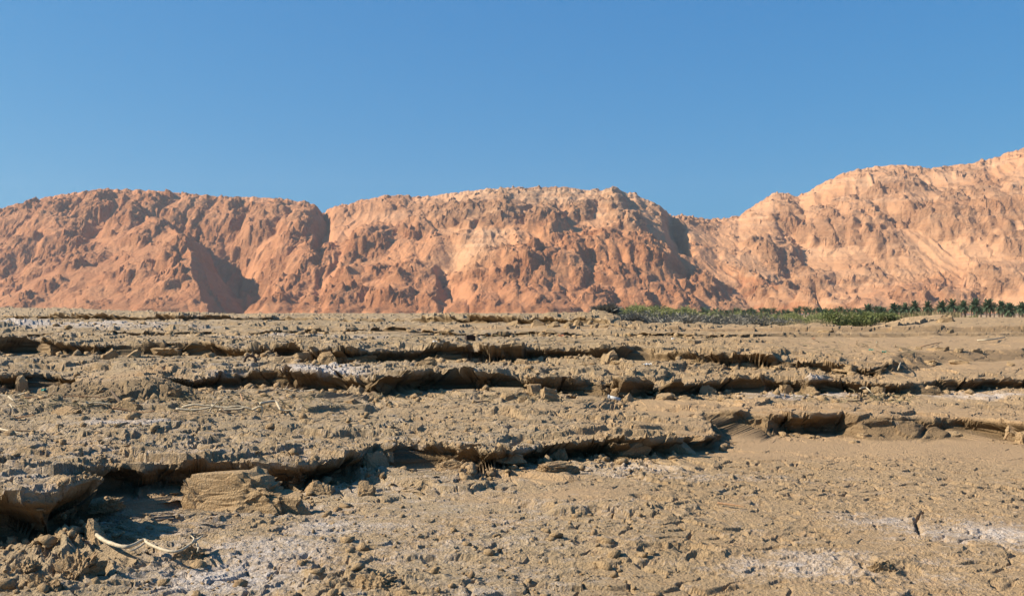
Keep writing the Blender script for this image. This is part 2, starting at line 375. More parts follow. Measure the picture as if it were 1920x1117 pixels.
    # broken mud heaped along the foot of the ledges
    dsp += foot * (1 - sand) * (1 + .8 * np.exp(-((Y - 14.6) / .8) ** 2) * (pxx < 680)) * (.02 + .075 * np.clip(perlin(X / .28, Y / .22, 52) + .5 * perlin(X / .1, Y / .1, 53), 0, 1)) * lim(.15)
    dsp -= .04 * blob(330, 945, 0, .8, .4) + .05 * blob(250, 965, 0, .5, .35)
    # long cracks
    def crack(pp, wdt, dep):
        pts = [gp(a, b, c) for a, b, c in pp]; o = np.zeros_like(X)
        xx = X + .05 * perlin(X / .2, Y / .2, 95); yy = Y + .05 * perlin(X / .2, Y / .2, 96)
        for (x1, y1), (x2, y2) in zip(pts, pts[1:]):
            dx, dy = x2 - x1, y2 - y1; t = np.clip(((xx - x1) * dx + (yy - y1) * dy) / (dx * dx + dy * dy), 0, 1)
            o = np.maximum(o, np.exp(-(np.hypot(xx - x1 - t * dx, yy - y1 - t * dy) / wdt) ** 2))
        return -dep * o
    dsp += crack([(0, 922, .36), (70, 914, .36), (130, 908, .36), (140, 915, .36)], .022, .06)
    dsp += crack([(935, 850, .2), (955, 838, .22), (975, 826, .22)], .03, .10) + crack([(1725, 955, 0), (1718, 985, 0), (1722, 1000, 0)], .018, .05)
    Z += (dsp + det * near ** .3) * (1 - .88 * steep)
    n2 = fbm(X / .2, Y / .2, 2, 14) * lim(.15)
    DX += .03 * face * n2 + (1 - steep) * rough * .03 * perlin(X / .12, Y / .1, 15) * lim(.12); DY += .06 * face * perlin(X / .22, Y / .3, 16)
    salt = np.zeros_like(X)
    for a, w in (((420, 1085, 0, .9, .5), 1.1), ((620, 1000, 0, .6, .5), .75), ((520, 1040, 0, .7, .5), .8), ((560, 960, 0, .6, .3), .55), ((1560, 1060, 0, .9, .45), .85), ((1850, 1000, 0, .9, .6), .8), ((1640, 975, 0, .6, .4), .7), ((1150, 885, 0, 1.4, .5), .6),
                 ((1350, 900, 0, 1.2, .4), .45), ((270, 800, .36, 1.1, .35), .9), ((600, 702, .66, .9, .5), 1.3), ((430, 700, .66, .9, .5), .7), ((60, 618, 1.05, 5, 4), 1.6), ((200, 625, 1.03, 4, 3), .8), ((560, 636, 1.0, 3, 2.0), .7), ((1510, 706, .65, .9, .35), 1.2), ((1860, 709, .62, 1.2, .5), .9), 
                 ((1690, 780, .3, 1.0, .4), .5), ((500, 690, .68, 2.5, .8), .5), ((100, 820, .36, 2, .8), .4), ((860, 640, 1.0, 3, 2), .35), ((40, 900, .36, .8, .5), .5), ((1060, 795, .3, 1.6, .6), .3)):
        salt = np.maximum(salt, w * blob(*a))
    salt = np.maximum(salt * 1.02, .39 - .16 * sstep(900, 1300, pxx) - .12 * sstep(8, 13, Y)) * (1 - .9 * face) * (1 - .6 * sand)
    salt *= 1 - .9 * np.clip(knob, 0, 1)
    P = np.stack([X + DX, Y + DY, Z], -1)
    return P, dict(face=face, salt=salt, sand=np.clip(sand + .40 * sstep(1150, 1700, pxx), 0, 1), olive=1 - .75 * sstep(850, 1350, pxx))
GP, GA = build_ground()
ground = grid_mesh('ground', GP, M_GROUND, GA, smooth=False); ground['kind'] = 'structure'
GPY = YH + F * (ZC - GP[..., 2]) / GP[..., 1]      # image row of every ground point, to set things down where they stand
GPX = CX + F * GP[..., 0] / GP[..., 1]
def at(px, py):
    """the ground point seen at this place in the photograph"""
    i = int(np.argmin(np.abs(U - (px - CX) / F)))
    col = GPY[:, i]; j0 = np.searchsorted(V, 4.0)
    j = j0 + int(np.argmax(col[j0:] <= py))
    return Vector(GP[j, i])
def on(X, Y):
    i = int(np.argmin(np.abs(U - X / Y))); j = int(np.searchsorted(V, Y)); j = min(j, len(V) - 1)
    return float(GP[j, i, 2])

# ================================================================ MOUNTAINS
MU = np.linspace(-0.565, 0.565, 1040)
MV = np.concatenate([np.linspace(1640, 2660, 285)[:-1], np.linspace(2660, 3700, 60)])
def ipx(tab, px): 
    a = np.array(tab, float); return np.interp(px, a[:, 0], a[:, 1])
SKY = [(-400,425),(-200,412),(0,392),(60,372),(130,362),(185,354),(215,354),(300,357),(400,367),(520,371),(570,378),(608,393),(640,385),(690,372),(740,364),(790,369),(850,361),(930,352),(1010,350),(1060,350),
       (1100,356),(1140,354),(1150,351),(1160,352),(1172,360),(1195,364),(1240,388),(1262,402),(1300,406),(1345,411),(1385,404),(1430,375),(1450,362),(1465,361),(1500,367),(1545,342),(1590,321),(1640,312),(1690,308),
       (1740,314),(1800,309),(1860,297),(1920,276),(2000,262),(2150,250),(2400,245)]
YT = [(-400,2550),(600,2520),(1000,2460),(1190,2450),(1245,2465),(1285,2540),(1345,2620),(1400,2630),(1470,2640),(1600,2600),(1920,2520),(2400,2400)]
YF = [(-400,1950),(300,2060),(380,2150),(450,2140),(500,1960),(530,1870),(600,1810),(900,1760),(1200,1800),(1380,1850),(1470,1990),(1560,2010),(1650,1980),(1920,1850),(2400,1750)]
# height fractions at set fractions of the way from foot to brink
FR = np.array([0, .10, .22, .34, .46, .60, .74, .86, 1.0])
PROF = [(-400, [0,.14,.24,.38,.52,.62,.74,.88,1]), (250, [0,.12,.22,.34,.48,.60,.74,.90,1]), (560, [0,.16,.27,.38,.50,.60,.76,.93,1]), (900, [0,.20,.30,.44,.56,.66,.78,.92,1]), (1150, [0,.17,.28,.40,.54,.66,.80,.92,1]),
        (1400, [0,.12,.22,.36,.52,.66,.80,.92,1]), (1600, [0,.10,.19,.33,.47,.58,.76,.92,1]), (1920, [0,.13,.22,.34,.48,.60,.76,.90,1]), (2400, [0,.13,.22,.34,.48,.60,.76,.90,1])]
def build_mountains():
    X = MU[None, :] * MV[:, None]; Y = np.repeat(MV[:, None], len(MU), 1)
    px = CX + F * MU
    zt = (YH - ipx(SKY, px)) / F * ipx(YT, px); yt = ipx(YT, px); yf = ipx(YF, px)
    hf = np.stack([np.interp(px, [p[0] for p in PROF], [p[1][k] for p in PROF]) for k in range(len(FR))], 1)
    PX = np.repeat(px[None, :], len(MV), 0)
    # buttresses and chutes: the wall is pushed in and out along its length
    wx = X + 60 * fbm(X / 260, Y / 260, 2, 101)
    rid1 = ridged(wx / 340, Y / 900, 3, 102); rid2 = ridged(wx / 110 + .3 * perlin(X / 200, Y / 200, 4), Y / 420, 3, 103); rid3 = ridged(wx / 42, Y / 150, 2, 104)
    Wr = 26 * (rid1 - .4) + 14 * (rid2 - .35) + 8 * (rid3 - .35) + 30 * fbm(X / 420, Y / 420, 3, 105)
    Wr -= 150 * np.exp(-((PX - 606) / 10) ** 2) * sstep(2100, 2320, Y) + 40 * np.exp(-((PX - 850) / 22) ** 2) * (1 - sstep(2000, 2300, Y))
    Wr -= 80 * np.exp(-((PX - 1258) / 10) ** 2) * sstep(2200, 2350, Y)
    def wall(yy, pw):
        Zo = np.zeros_like(X)
        for i in range(len(MU)):
            h = hf[i] if pw is None else pw
            y_ = np.concatenate([[1000], yf[i] + FR * (yt[i] - yf[i]), [yt[i] + 900, 6000]])
            z_ = np.concatenate([[-3], h * zt[i], [zt[i] * 1.0, zt[i] * .8]])
            z_[1] = -2
            Zo[:, i] = np.interp(yy[:, i], y_, z_)
        return Zo
    Zr = wall(Y + Wr * sstep(1700, 1900, Y), None)
    tal = np.array([0, .08, .17, .275, .385, .51, .63, .73, .85])
    Zt = wall(Y + 60 * fbm(X / 500, Y / 500, 2, 106), tal); Zt = Zt + sstep(0, 60, Zt) * (20 * fbm(X / 330, Y / 330, 2, 107) + 4 * fbm(X / 60, Y / 160, 3, 108))
    def spur(pts, sl, sr, noise):
        P3 = [((a - CX) / F * c, c, (YH - b) / F * c) for a, b, c in pts]
        best = np.full(X.shape, -1e9)
        wxx = X + noise * fbm(X / 130, Y / 130, 3, 111); wyy = Y + noise * fbm(X / 130, Y / 130, 3, 115)
        for (x1, y1, z1), (x2, y2, z2) in zip(P3, P3[1:]):
            dx, dy = x2 - x1, y2 - y1; t = np.clip(((wxx - x1) * dx + (wyy - y1) * dy) / (dx * dx + dy * dy), 0, 1)
            ex = wxx - x1 - t * dx; ey = wyy - y1 - t * dy; d = np.hypot(ex, ey)
            side = ex * dy - ey * dx     # which flank (sign)
            slope = np.where(side < 0, sr, sl)
            best = np.maximum(best, z1 + t * (z2 - z1) - slope * d)
        return best
    S1 = spur([(150,385,2700),(235,397,2450),(300,407,2250),(337,434,2130),(352,470,2010),(370,520,1890),(386,590,1770)], .54, 1.05, 16)
    S2 = spur([(1150,425,2420),(1200,452,2330),(1240,476,2270),(1330,486,2200),(1400,504,2110),(1470,532,1990),(1515,548,1900),(1532,592,1830)], .48, .62, 26)
    S3 = spur([(1900,480,2150),(1800,505,2080),(1720,520,2020),(1640,545,1980),(1600,592,1900)], .5, .5, 26)
    S4 = spur([(740,400,2400),(640,470,2200),(570,520,2020),(520,560,1900),(505,592,1850)], .62, .62, 26)
    S1 = S1 + 8 * fbm(X / 80, Y / 80, 3, 171) - 6 * ridged((X + .5 * Y) / 70, (Y - .5 * X) / 300, 3, 172)
    spurs = np.maximum(np.maximum(S1, S2), np.maximum(S3, S4))
    Zr = np.maximum(Zr, spurs)
    base = np.clip(np.maximum(Zr - 6, Zt), 0, None)
    bpy_ = YH - F * (base - ZC) / Y          # image row of the slope, to find where each outcrop stands
    wp = 36 * fbm(X / 100, Y / 100, 3, 119); wq = 11 * fbm(X / 28, Y / 28, 2, 118)
    # outcrops: blunt bodies of rock standing out of the scree (column, top row, foot row, half width)
    BL = [(305,407,432,30),(275,428,452,24),(345,445,478,14),(180,470,492,26),(110,515,535,26),(265,490,508,28),(40,372,415,45),(130,366,420,50),(190,356,402,34),(255,377,420,30),(300,363,392,30),(375,374,415,35),(440,374,425,40),(510,378,425,40),(570,387,430,28),(60,430,470,45),(150,402,450,40),(20,455,490,30),(165,455,480,25),(100,480,505,26),
      (220,505,519,26),(130,530,548,30),(60,545,570,30),(320,555,580,40),(200,560,580,40),(30,520,540,28),(345,500,520,20),
      (540,432,472,30),(590,450,500,25),(560,505,535,30),
      (540,540,583,50),(640,530,583,62),(740,526,584,62),(805,545,580,25),(690,490,520,45),(770,485,518,40),(700,415,460,30),(610,470,505,24),
      (975,452,512,105),(1060,462,512,45),(890,372,412,35),(950,367,402,30),(1015,377,427,30),(885,405,425,14),(875,432,446,14),(1075,440,478,24),(1130,425,470,40),(1195,430,480,48),(1160,482,522,52),(1000,528,584,74),(1100,535,584,62),(1180,530,576,50),
      (1240,518,562,46),(790,400,440,26),(840,380,412,28),(1040,395,425,22),(1085,372,400,26),(1150,354,376,16),(1170,395,425,30),(920,545,580,30),(860,560,584,26),
      (1300,500,540,42),(1400,506,542,32),(1460,528,576,36),(1508,538,580,20),(1270,558,585,40),(1350,562,585,42),(1420,560,584,30),
      (1470,377,412,40),(1540,382,440,42),(1600,365,430,45),(1680,330,402,62),(1760,352,422,50),(1840,342,412,50),(1905,330,402,42),(1650,432,467,52),(1905,440,482,42),(1520,505,542,62),(1620,500,527,42),(1870,490,532,52),
      (1700,540,576,62),(1800,535,576,62),(1895,535,576,50),(1610,558,585,36),(1570,555,585,16),(1440,440,470,30)]
    dome = np.full(X.shape, -1e9)
    for n_, (bx, bt, bb, hw) in enumerate(BL):
        i = int(np.argmin(np.abs(px - bx))); j = int(np.argmax(bpy_[:, i] <= bb))
        y0, z0 = Y[j, i], base[j, i]; hgt = (bb - bt) / F * y0; ry = hgt * 1.0 + 22; rx = hw * .92 / F * y0
        yc = y0 + ry * .92; zc = ZC + (YH - bt) / F * yc
        x0 = (bx - CX) / F * yc
        lo = slice(0, len(MV)); wi = int((hw * 3.5 + 60) / F / (MU[1] - MU[0])) + 12; ci = slice(max(0, i - wi), min(len(MU), i + wi))
        xx, yy = X[lo, ci] + wp[lo, ci] + wq[lo, ci], Y[lo, ci] + .8 * wp[lo, ci] + wq[lo, ci]
        r = (np.abs((xx - x0) / rx) ** 2.4 + np.abs((yy - yc) / ry) ** 2.4) ** (1 / 2.4)
        st = .85 + .3 * math.sin(n_ * 7.3)
        zz = zc - .22 * hgt * np.minimum(r, 1) ** 2 + .45 * np.minimum(yy - yc, 0) * (r < 1) * 0 - np.maximum(r - .70, 0) * min(rx, ry) * st - .8 * np.maximum(r - 1.4, 0) * ry
        dome[lo, ci] = np.maximum(dome[lo, ci], zz)
    ex = dome - base
    out = sstep(-4, 12, ex) * (.30 + .70 * sstep(-.2, .15, fbm(X / 70, Y / 70, 3, 128)))
    ks = 8.0; hh = np.clip(.5 + .5 * (dome - base) / ks, 0, 1); H = base * (1 - hh) + np.maximum(dome, -50) * hh + ks * hh * (1 - hh)
    H = base + .66 * (H - base)
    # level beds seen along the right massif and below the middle brink
    def benches(z, step, sharp):
        q = z / step; fl = np.floor(q); fr = q - fl
        return (fl + np.clip((fr - .5) * sharp + .5, 0, 1) * .8 + fr * .2) * step
    bw = sstep(1330, 1520, PX) * (S2 < H - 3) * .65 + .3 * np.exp(-((PX - 1120) / 130) ** 2) * sstep(190, 235, H) + .08
    wz = 10 * fbm(X / 200, Y / 200, 4, 150)
    H = H + np.clip(bw, 0, .8) * .8 * (benches(H + wz, 15, 3.5) - wz - H) * sstep(10, 40, H) * np.clip(.45 + fbm(X / 110, Y / 110, 3, 151) * 2.4, 0, 1)
    t_ = np.clip(H / np.maximum(zt[None, :], 1) + .07 * fbm(X / 160, Y / 200, 3, 129), 0, 1.2)
    band = np.interp(t_, [0, .03, .20, .28, .40, .46, .56, .62, .74, .80, .93, .985, 1.1], [.2, .45, .45, .15, .15, .3, .3, .1, .15, .6, .7, .2, .05])
    onspur = sstep(-8, 6, S1 - (Zr - 4)) * (S1 > Zt - 5)
    bandS = sstep(.1, .3, perlin(X / 260, H / 15, 133)) * .6 * sstep(180, 300, PX)
    rock = np.maximum(out, band * sstep(-.2, .25, fbm(X / 130, Y / 130, 3, 130)) * (1 - .6 * onspur)); rock = np.maximum(rock, bandS * onspur * .7)
    fl1 = np.abs(perlin((X + wp) / 48, Y / 85, 120)) - .3; fl2 = np.abs(perlin((X + wq) / 20, Y / 30, 121)) - .3; fl3 = fbm(X / 9, Y / 13, 3, 122)
    crag = sstep(.0, .09, fbm((X + wq) / 46, Y / 40, 4, 123)) + .7 * sstep(.03, .11, fbm((X + wq) / 22, Y / 22, 3, 127))
    rd = ridged((X + wq) / 34, Y / 75, 4, 138) - .4
    k1, k2, kid = worley((X + wq) / 26, (Y + wp * .4) / 32, 181); m1, m2, mid_ = worley((X + .6 * wq) / 12, Y / 15, 182)
    crg = np.minimum(np.clip(.75 - k1, 0, 1) * 2.2, .8) * (kid > .35) * (.4 + kid); crs = np.minimum(np.clip(.75 - m1, 0, 1) * 2.2, .8) * (mid_ > .3) * (.4 + mid_)
    sparse = sstep(-.05, .2, fbm(X / 60, Y / 45, 3, 185))
    rug = 2.5 * fl1 + 1.6 * fl2 + 3.0 * fl3 + 1.8 * (crag - .85) + 3.0 * rd + 10 * sparse * (crg - .1) + 5.5 * (crs - .2) * (.4 + .6 * sparse)
    foot_ = sstep(0, 25, H)
    Z = H + rock * foot_ * (1 - .75 * sstep(.95, 1.0, H / np.maximum(zt[None, :], 1))) * rug + foot_ * (5.0 * crs * (kid > .72) * sstep(.1, .3, perlin(X / 90, (Y + .4 * X) / 30, 186)) + 1.5 * fbm(X / 22, Y / 60, 3, 134) + .8 * fbm(X / 8, Y / 10, 2, 135))
    # gullies cut down the slopes
    gul = ridged((X + 30 * fbm(X / 100, Y / 100, 2, 140)) / 75, Y / 330, 3, 141)
    Z -= (11 * gul ** 2 + 5 * ridged((X + wq) / 36, Y / 160, 3, 144) ** 2) * sstep(5, 60, H) * (.35 + .65 * rock)
    Z = np.where(H < 3, H - .6, Z)
    # two narrow ravines
    for (ax, ay, bx2, by2, yy, wd, dp) in ((1268, 425, 1284, 474, 2420, 13, 46), (1526, 535, 1546, 580, 1960, 11, 20), (822, 500, 838, 560, 1860, 9, 16), (604, 402, 600, 450, 2330, 9, 10)):
        i1 = int(np.argmin(np.abs(px - ax))); i2 = int(np.argmin(np.abs(px - bx2)))
        rows = YH - F * (Z - ZC) / Y
        j1 = int(np.argmax(rows[:, i1] <= ay)); j2 = int(np.argmax(rows[:, i2] <= by2))
        x1, y1, x2, y2 = X[j1, i1], Y[j1, i1], X[j2, i2], Y[j2, i2]
        dx, dy = x2 - x1, y2 - y1; tt = np.clip(((X + wq - x1) * dx + (Y - y1) * dy) / (dx * dx + dy * dy), 0, 1)
        dd = np.hypot(X + wq - x1 - tt * dx, Y - y1 - tt * dy); Z = Z - dp * np.exp(-(dd / wd) ** 2)
    # match the brink line
    tgt = YH - ipx(SKY, px); jag = 1.9 * perlin(px / 13, px * 0, 7) + 1.3 * perlin(px / 5, px * 0, 8) + 2.0 * np.exp(-((px - 1152) / 8) ** 4)
    got = (F * (Z - ZC) / Y).max(0)
    ratio = tgt / np.maximum(got, 5)
    ker = np.hanning(41); ker /= ker.sum(); ratio = np.convolve(np.pad(ratio, 20, 'edge'), ker, 'valid')
    Z = Z * (1 + (ratio - 1)[None, :] * sstep(20, 160, Z))
    Z = Z + (jag[None, :] * Y / F) * sstep(.9, .99, Z / np.maximum(zt[None, :], 1))
    # colour of the beds: pale upper limestone in the middle and right, red below
    up = sstep(.52, .80, Z / np.maximum(zt[None, :], 1) + .14 * fbm(X / 220, Y / 220, 3, 160))
    pale = up * (.22 + .78 * np.exp(-((PX - 1060) / 230) ** 2)) * sstep(150, 900, PX)
    rightp = sstep(1240, 1420, PX) * sstep(-.25, .25, .5 + fbm(X / 260, Y / 260, 3, 161)) * .6 * (S2 < Z - 3) * (1 - .5 * (S3 > Z - 10))
    vein = np.exp(-((PX - 900 + (Z - 150) * -.9) / 55) ** 2) * sstep(60, 110, Z) * (1 - sstep(165, 200, Z)) * .8
    pale = np.clip(np.maximum(np.maximum(pale, rightp), vein) + .12 * fbm(X / 90, Y / 90, 2, 162), 0, 1)
    rock = np.maximum(rock, onspur * .45)
    return np.stack([X, Y, Z], -1), dict(rock=rock, pale=pale, ruddy=1 - sstep(520, 1050, PX) * (Z > 70) * .9)
MP, MA = build_mountains()

mount = grid_mesh('mountains', MP, M_MOUNT, MA, smooth=False); mount['kind'] = 'structure'

# ---------------------------------------------------------------- the dry haze between here and the mountains
def haze():
    bm = bmesh.new(); bmesh.ops.create_cube(bm, size=1)
    lo, hi = Vector((-5200, -40, -9)), Vector((5200, 4300, 560))
    for v in bm.verts: v.co = Vector((lo[i] + (v.co[i] + .5) * (hi[i] - lo[i]) for i in range(3)))
    me = bpy.data.meshes.new('haze'); bm.to_mesh(me); bm.free(); mt = bpy.data.materials.new('haze_air'); mt.use_nodes = True
    n = mt.node_tree.nodes; n.remove(n['Principled BSDF']); pv = n.new('ShaderNodeVolumePrincipled')
    pv.inputs['Color'].default_value = (.80, .86, .95, 1); pv.inputs['Density'].default_value = 0.00005; pv.inputs['Anisotropy'].default_value = 0.2
    mt.node_tree.links.new(pv.outputs[0], n['Material Output'].inputs['Volume']); me.materials.append(mt)
    o = link('haze', me); o['kind'] = 'stuff'
haze()

# ================================================================ VEGETATION
def leaf_material(name, c1, c2, scale=1.2, trans=0.25):
    t = NT(name, 0.7); p = t.coord()
    c = t.mix(t.noise(p, scale, 3, 0.6, lo=.3, hi=.7), c1, c2); t.color(c)
    tr = t.node('ShaderNodeBsdfTranslucent'); t.link(c, tr.inputs[0])
    mx = t.node('ShaderNodeMixShader'); mx.inputs[0].default_value = trans
    t.link(t.b.outputs[0], mx.inputs[1]); t.link(tr.outputs[0], mx.inputs[2])
    t.link(mx.outputs[0], t.n['Material Output'].inputs[0])
    return t.m
M_PALM = leaf_material('palm_leaf', (0.065, 0.11, 0.06), (0.125, 0.18, 0.10), .4)
M_REED = leaf_material('reed_leaf', (0.20, 0.225, 0.08), (0.33, 0.335, 0.15), .5)
M_BUSH = leaf_material('bush_leaf', (0.16, 0.195, 0.06), (0.29, 0.31, 0.12), 1.5)
M_GREY = leaf_material('grey_twigs', (0.21, 0.19, 0.15), (0.36, 0.33, 0.26), 1.5, .05)
M_DRY = leaf_material('dry_straw', (0.24, 0.20, 0.11), (0.33, 0.27, 0.15), 1.0, .1)
def bark_material():
    t = NT('palm_bark', 0.9); p = t.objco()
    t.color(t.mix(t.noise(p, 3, 4, .7, stretch=(1, 1, 3)), (0.16, 0.11, 0.075), (0.27, 0.195, 0.14))); return t.m
M_BARK = bark_material()

class MB:
    def __init__(s): s.v = []; s.f = []
    def tube(s, pts, rad, seg=6, jit=0):
        n0 = len(s.v); pts = [Vector(p) for p in pts]
        for i, p in enumerate(pts):
            d = (pts[min(i + 1, len(pts) - 1)] - pts[max(i - 1, 0)]).normalized()
            a = d.orthogonal().normalized(); 
            if i and a.dot(pa) < 0: a = -a
            a = (a if not i else (pa - d * pa.dot(d)).normalized()); pa = a; b = d.cross(a)
            r = rad[i] if isinstance(rad, (list, tuple)) else rad
            for k in range(seg):
                an = 2 * math.pi * k / seg; rr = r * (1 + random.uniform(-jit, jit))
                s.v.append(p + a * math.cos(an) * rr + b * math.sin(an) * rr)
        for i in range(len(pts) - 1):
            for k in range(seg):
                k2 = (k + 1) % seg
                s.f.append((n0 + i * seg + k, n0 + i * seg + k2, n0 + (i + 1) * seg + k2, n0 + (i + 1) * seg + k))
        s.f.append(tuple(n0 + k for k in range(seg))[::-1]); e = n0 + (len(pts) - 1) * seg
        s.f.append(tuple(e + k for k in range(seg)))
    def blade(s, p, d, ln, w, side=None):
        """a narrow folded leaf"""
        p = Vector(p); d = Vector(d).normalized(); sd_ = Vector(side) if side else d.orthogonal()
        sd_ = (sd_ - d * sd_.dot(d)).normalized() * w; n0 = len(s.v); m = p + d * ln * .5
        s.v += [p, m + sd_, p + d * ln - Vector((0, 0, ln * .06)), m - sd_]; s.f += [(n0, n0 + 1, n0 + 2, n0 + 3)]
    def mesh(s, name, mat, smooth=False): return raw_mesh(name, s.v, s.f, mat, smooth)

# ---- date palms
def frond_mesh(seed, ln, droop):
    random.seed(seed); b = MB(); pts = []
    for i in range(9):
        t = i / 8; pts.append(Vector((ln * (t - .12 * t * t * droop), 0, ln * (.30 * t - droop * .52 * t * t))))
    b.tube(pts, [.045 * (1 - .85 * i / 8) for i in range(9)], 3)
    for i in range(26):
        t = .10 + .90 * i / 25; k = min(int(t * 8), 7); q = t * 8 - k; p = pts[k].lerp(pts[k + 1], q)
        d = (pts[k + 1] - pts[k]).normalized(); L = (.16 + .20 * math.sin(math.pi * min(1, .15 + t * .9))) * ln * .75
        for sgn in (-1, 1):
            b.blade(p, d * .75 + Vector((0, sgn * .8, .22 + random.uniform(-.25, .1))), L, .095, (d.x, 0, d.z))
    return b.mesh('frond', M_PALM)
FRONDS = [frond_mesh(i, 2.9, dr) for i, dr in enumerate((.25, .6, 1.0, 1.45))]
def trunk_mesh(seed, h):
    random.seed(seed); b = MB(); n = int(h / .28); pts = []; rad = []
    lean = random.uniform(-.04, .04)
    for i in range(n + 1):
        t = i / n; pts.append((lean * h * t * t, 0, h * t)); rad.append((.36 - .08 * t + .10 * max(0, t - .8) * 5 * .5) * (1.12 if i % 2 else .95))
    b.tube(pts, rad, 8, .07)
    for k in range(26):          # old leaf bases under the crown
        a = random.uniform(0, 6.28); z = h * random.uniform(.72, 1.0)
        b.blade((lean * h + .25 * math.cos(a), .25 * math.sin(a), z), (math.cos(a), math.sin(a), .9), .45, .09)
    return b.mesh('trunk', M_BARK)
TRUNKS = [trunk_mesh(40 + i, 3.1 + .45 * i) for i in range(4)]
def crown_mesh(seed):
    random.seed(seed); v = []; f = []
    for k in range(46):
        me = FRONDS[min(3, int(abs(random.gauss(1.5, 1.0))))]; M = Matrix.Rotation(k * 2.39996, 4, 'Z') @ Matrix.Rotation(-random.uniform(-.6, 1.1), 4, 'Y')
        n0 = len(v); v += [M @ w.co for w in me.vertices]; f += [tuple(n0 + i for i in q.vertices) for q in list(me.polygons)[::3]]
    return raw_mesh('crown', v, f, M_PALM, False)
CROWNS = [crown_mesh(70 + i) for i in range(3)]
def nth(k):
    ones = ['', 'first', 'second', 'third', 'fourth', 'fifth', 'sixth', 'seventh', 'eighth', 'ninth', 'tenth', 'eleventh', 'twelfth', 'thirteenth', 'fourteenth', 'fifteenth', 'sixteenth', 'seventeenth', 'eighteenth', 'nineteenth']
    if k < 20: return ones[k]
    t = {2: 'twent', 3: 'thirt', 4: 'fort'}[k // 10]
    return t + 'ieth' if k % 10 == 0 else t + 'y ' + ones[k % 10]
ORD = ['first', 'second', 'third', 'fourth', 'fifth', 'sixth', 'seventh', 'eighth', 'ninth', 'tenth', 'eleventh', 'twelfth', 'thirteenth', 'fourteenth', 'fifteenth', 'sixteenth', 'seventeenth', 'eighteenth']
def palm(px, Y, top, label, detailed, group, seed):
    """top: image row of the crown's top, which fixes the tree's height where it stands"""
    random.seed(seed); X = (px - CX) / F * Y; z0 = on(X, Y) - .05
    ztop = ZC + (YH - top) / F * Y; h = ztop - z0 - 1.5; ti = seed % 4; hb = 3.1 + .45 * ti; sz = max(.55, h / hb)
    root = bpy.data.objects.new('date_palm', None); COL.objects.link(root); root.location = (X, Y, z0)
    root.rotation_euler = (0, 0, random.uniform(0, 6.28))
    tag(root, label, 'palm tree', group)
    tr = link('trunk', TRUNKS[ti], root); tr.scale = (random.uniform(.9, 1.15),) * 2 + (sz,)
    tip = Vector((TRUNKS[ti].vertices[len(TRUNKS[ti].vertices) - 26 * 4 - 1].co.x, 0, hb * sz))
    cs = random.uniform(.80, 1.0)
    if detailed:
        for k in range(32):
            q = k / 31; o = link('frond', FRONDS[min(3, int(q * 3.99))], root, tip)
            o.rotation_euler = (random.uniform(-.2, .2), -(1.15 - 1.75 * q + random.uniform(-.15, .15)), k * 2.39996); o.scale = (cs,) * 3
    else:
        o = link('crown', CROWNS[seed % 3], root, tip); o.scale = (cs,) * 3
    return root
NEARP = [(1626,575,345),(1649,578,352),(1675,573,356),(1696,573,368),(1717,569,360),(1741,569,372),(1764,569,356),(1786,566,350),(1808,567,340),(1830,566,330),(1856,566,322),(1878,568,318),(1895,574,330),(1916,570,312)]
for i, (px, top, Y) in enumerate(NEARP):
    k = len(NEARP) - 1 - i
    lab = ('date palm cut by the right edge of the photo, front row' if k == 0 else f'{ORD[k]} date palm from the right in the front row, dark green feathery crown')
    palm(px, Y, top, lab, True, 'front row of date palms', 200 + i)
rp = np.random.default_rng(3)
for i in range(34):        # second row, seen between the first
    px = 1634 + i * 8.9 + rp.uniform(-3, 3); palm(px, 385 + rp.uniform(0, 60), 573 + rp.uniform(-1, 8) - (2.5 if px > 1750 else 0), f'{nth(i + 1)} palm from the left in the back row behind the front palms', False, 'back row of date palms', 300 + i)
for i in range(38):        # the far grove, crowns only above the scrub
    px = 1318 + i * 8.3 + rp.uniform(-3, 3); palm(px, 430 + rp.uniform(-20, 60), 581 + rp.uniform(-3, 3) - (3.0 if px > 1500 else 0), f'{nth(i + 1)} low palm from the left in the far grove behind the reeds', False, 'far grove of low date palms', 400 + i)

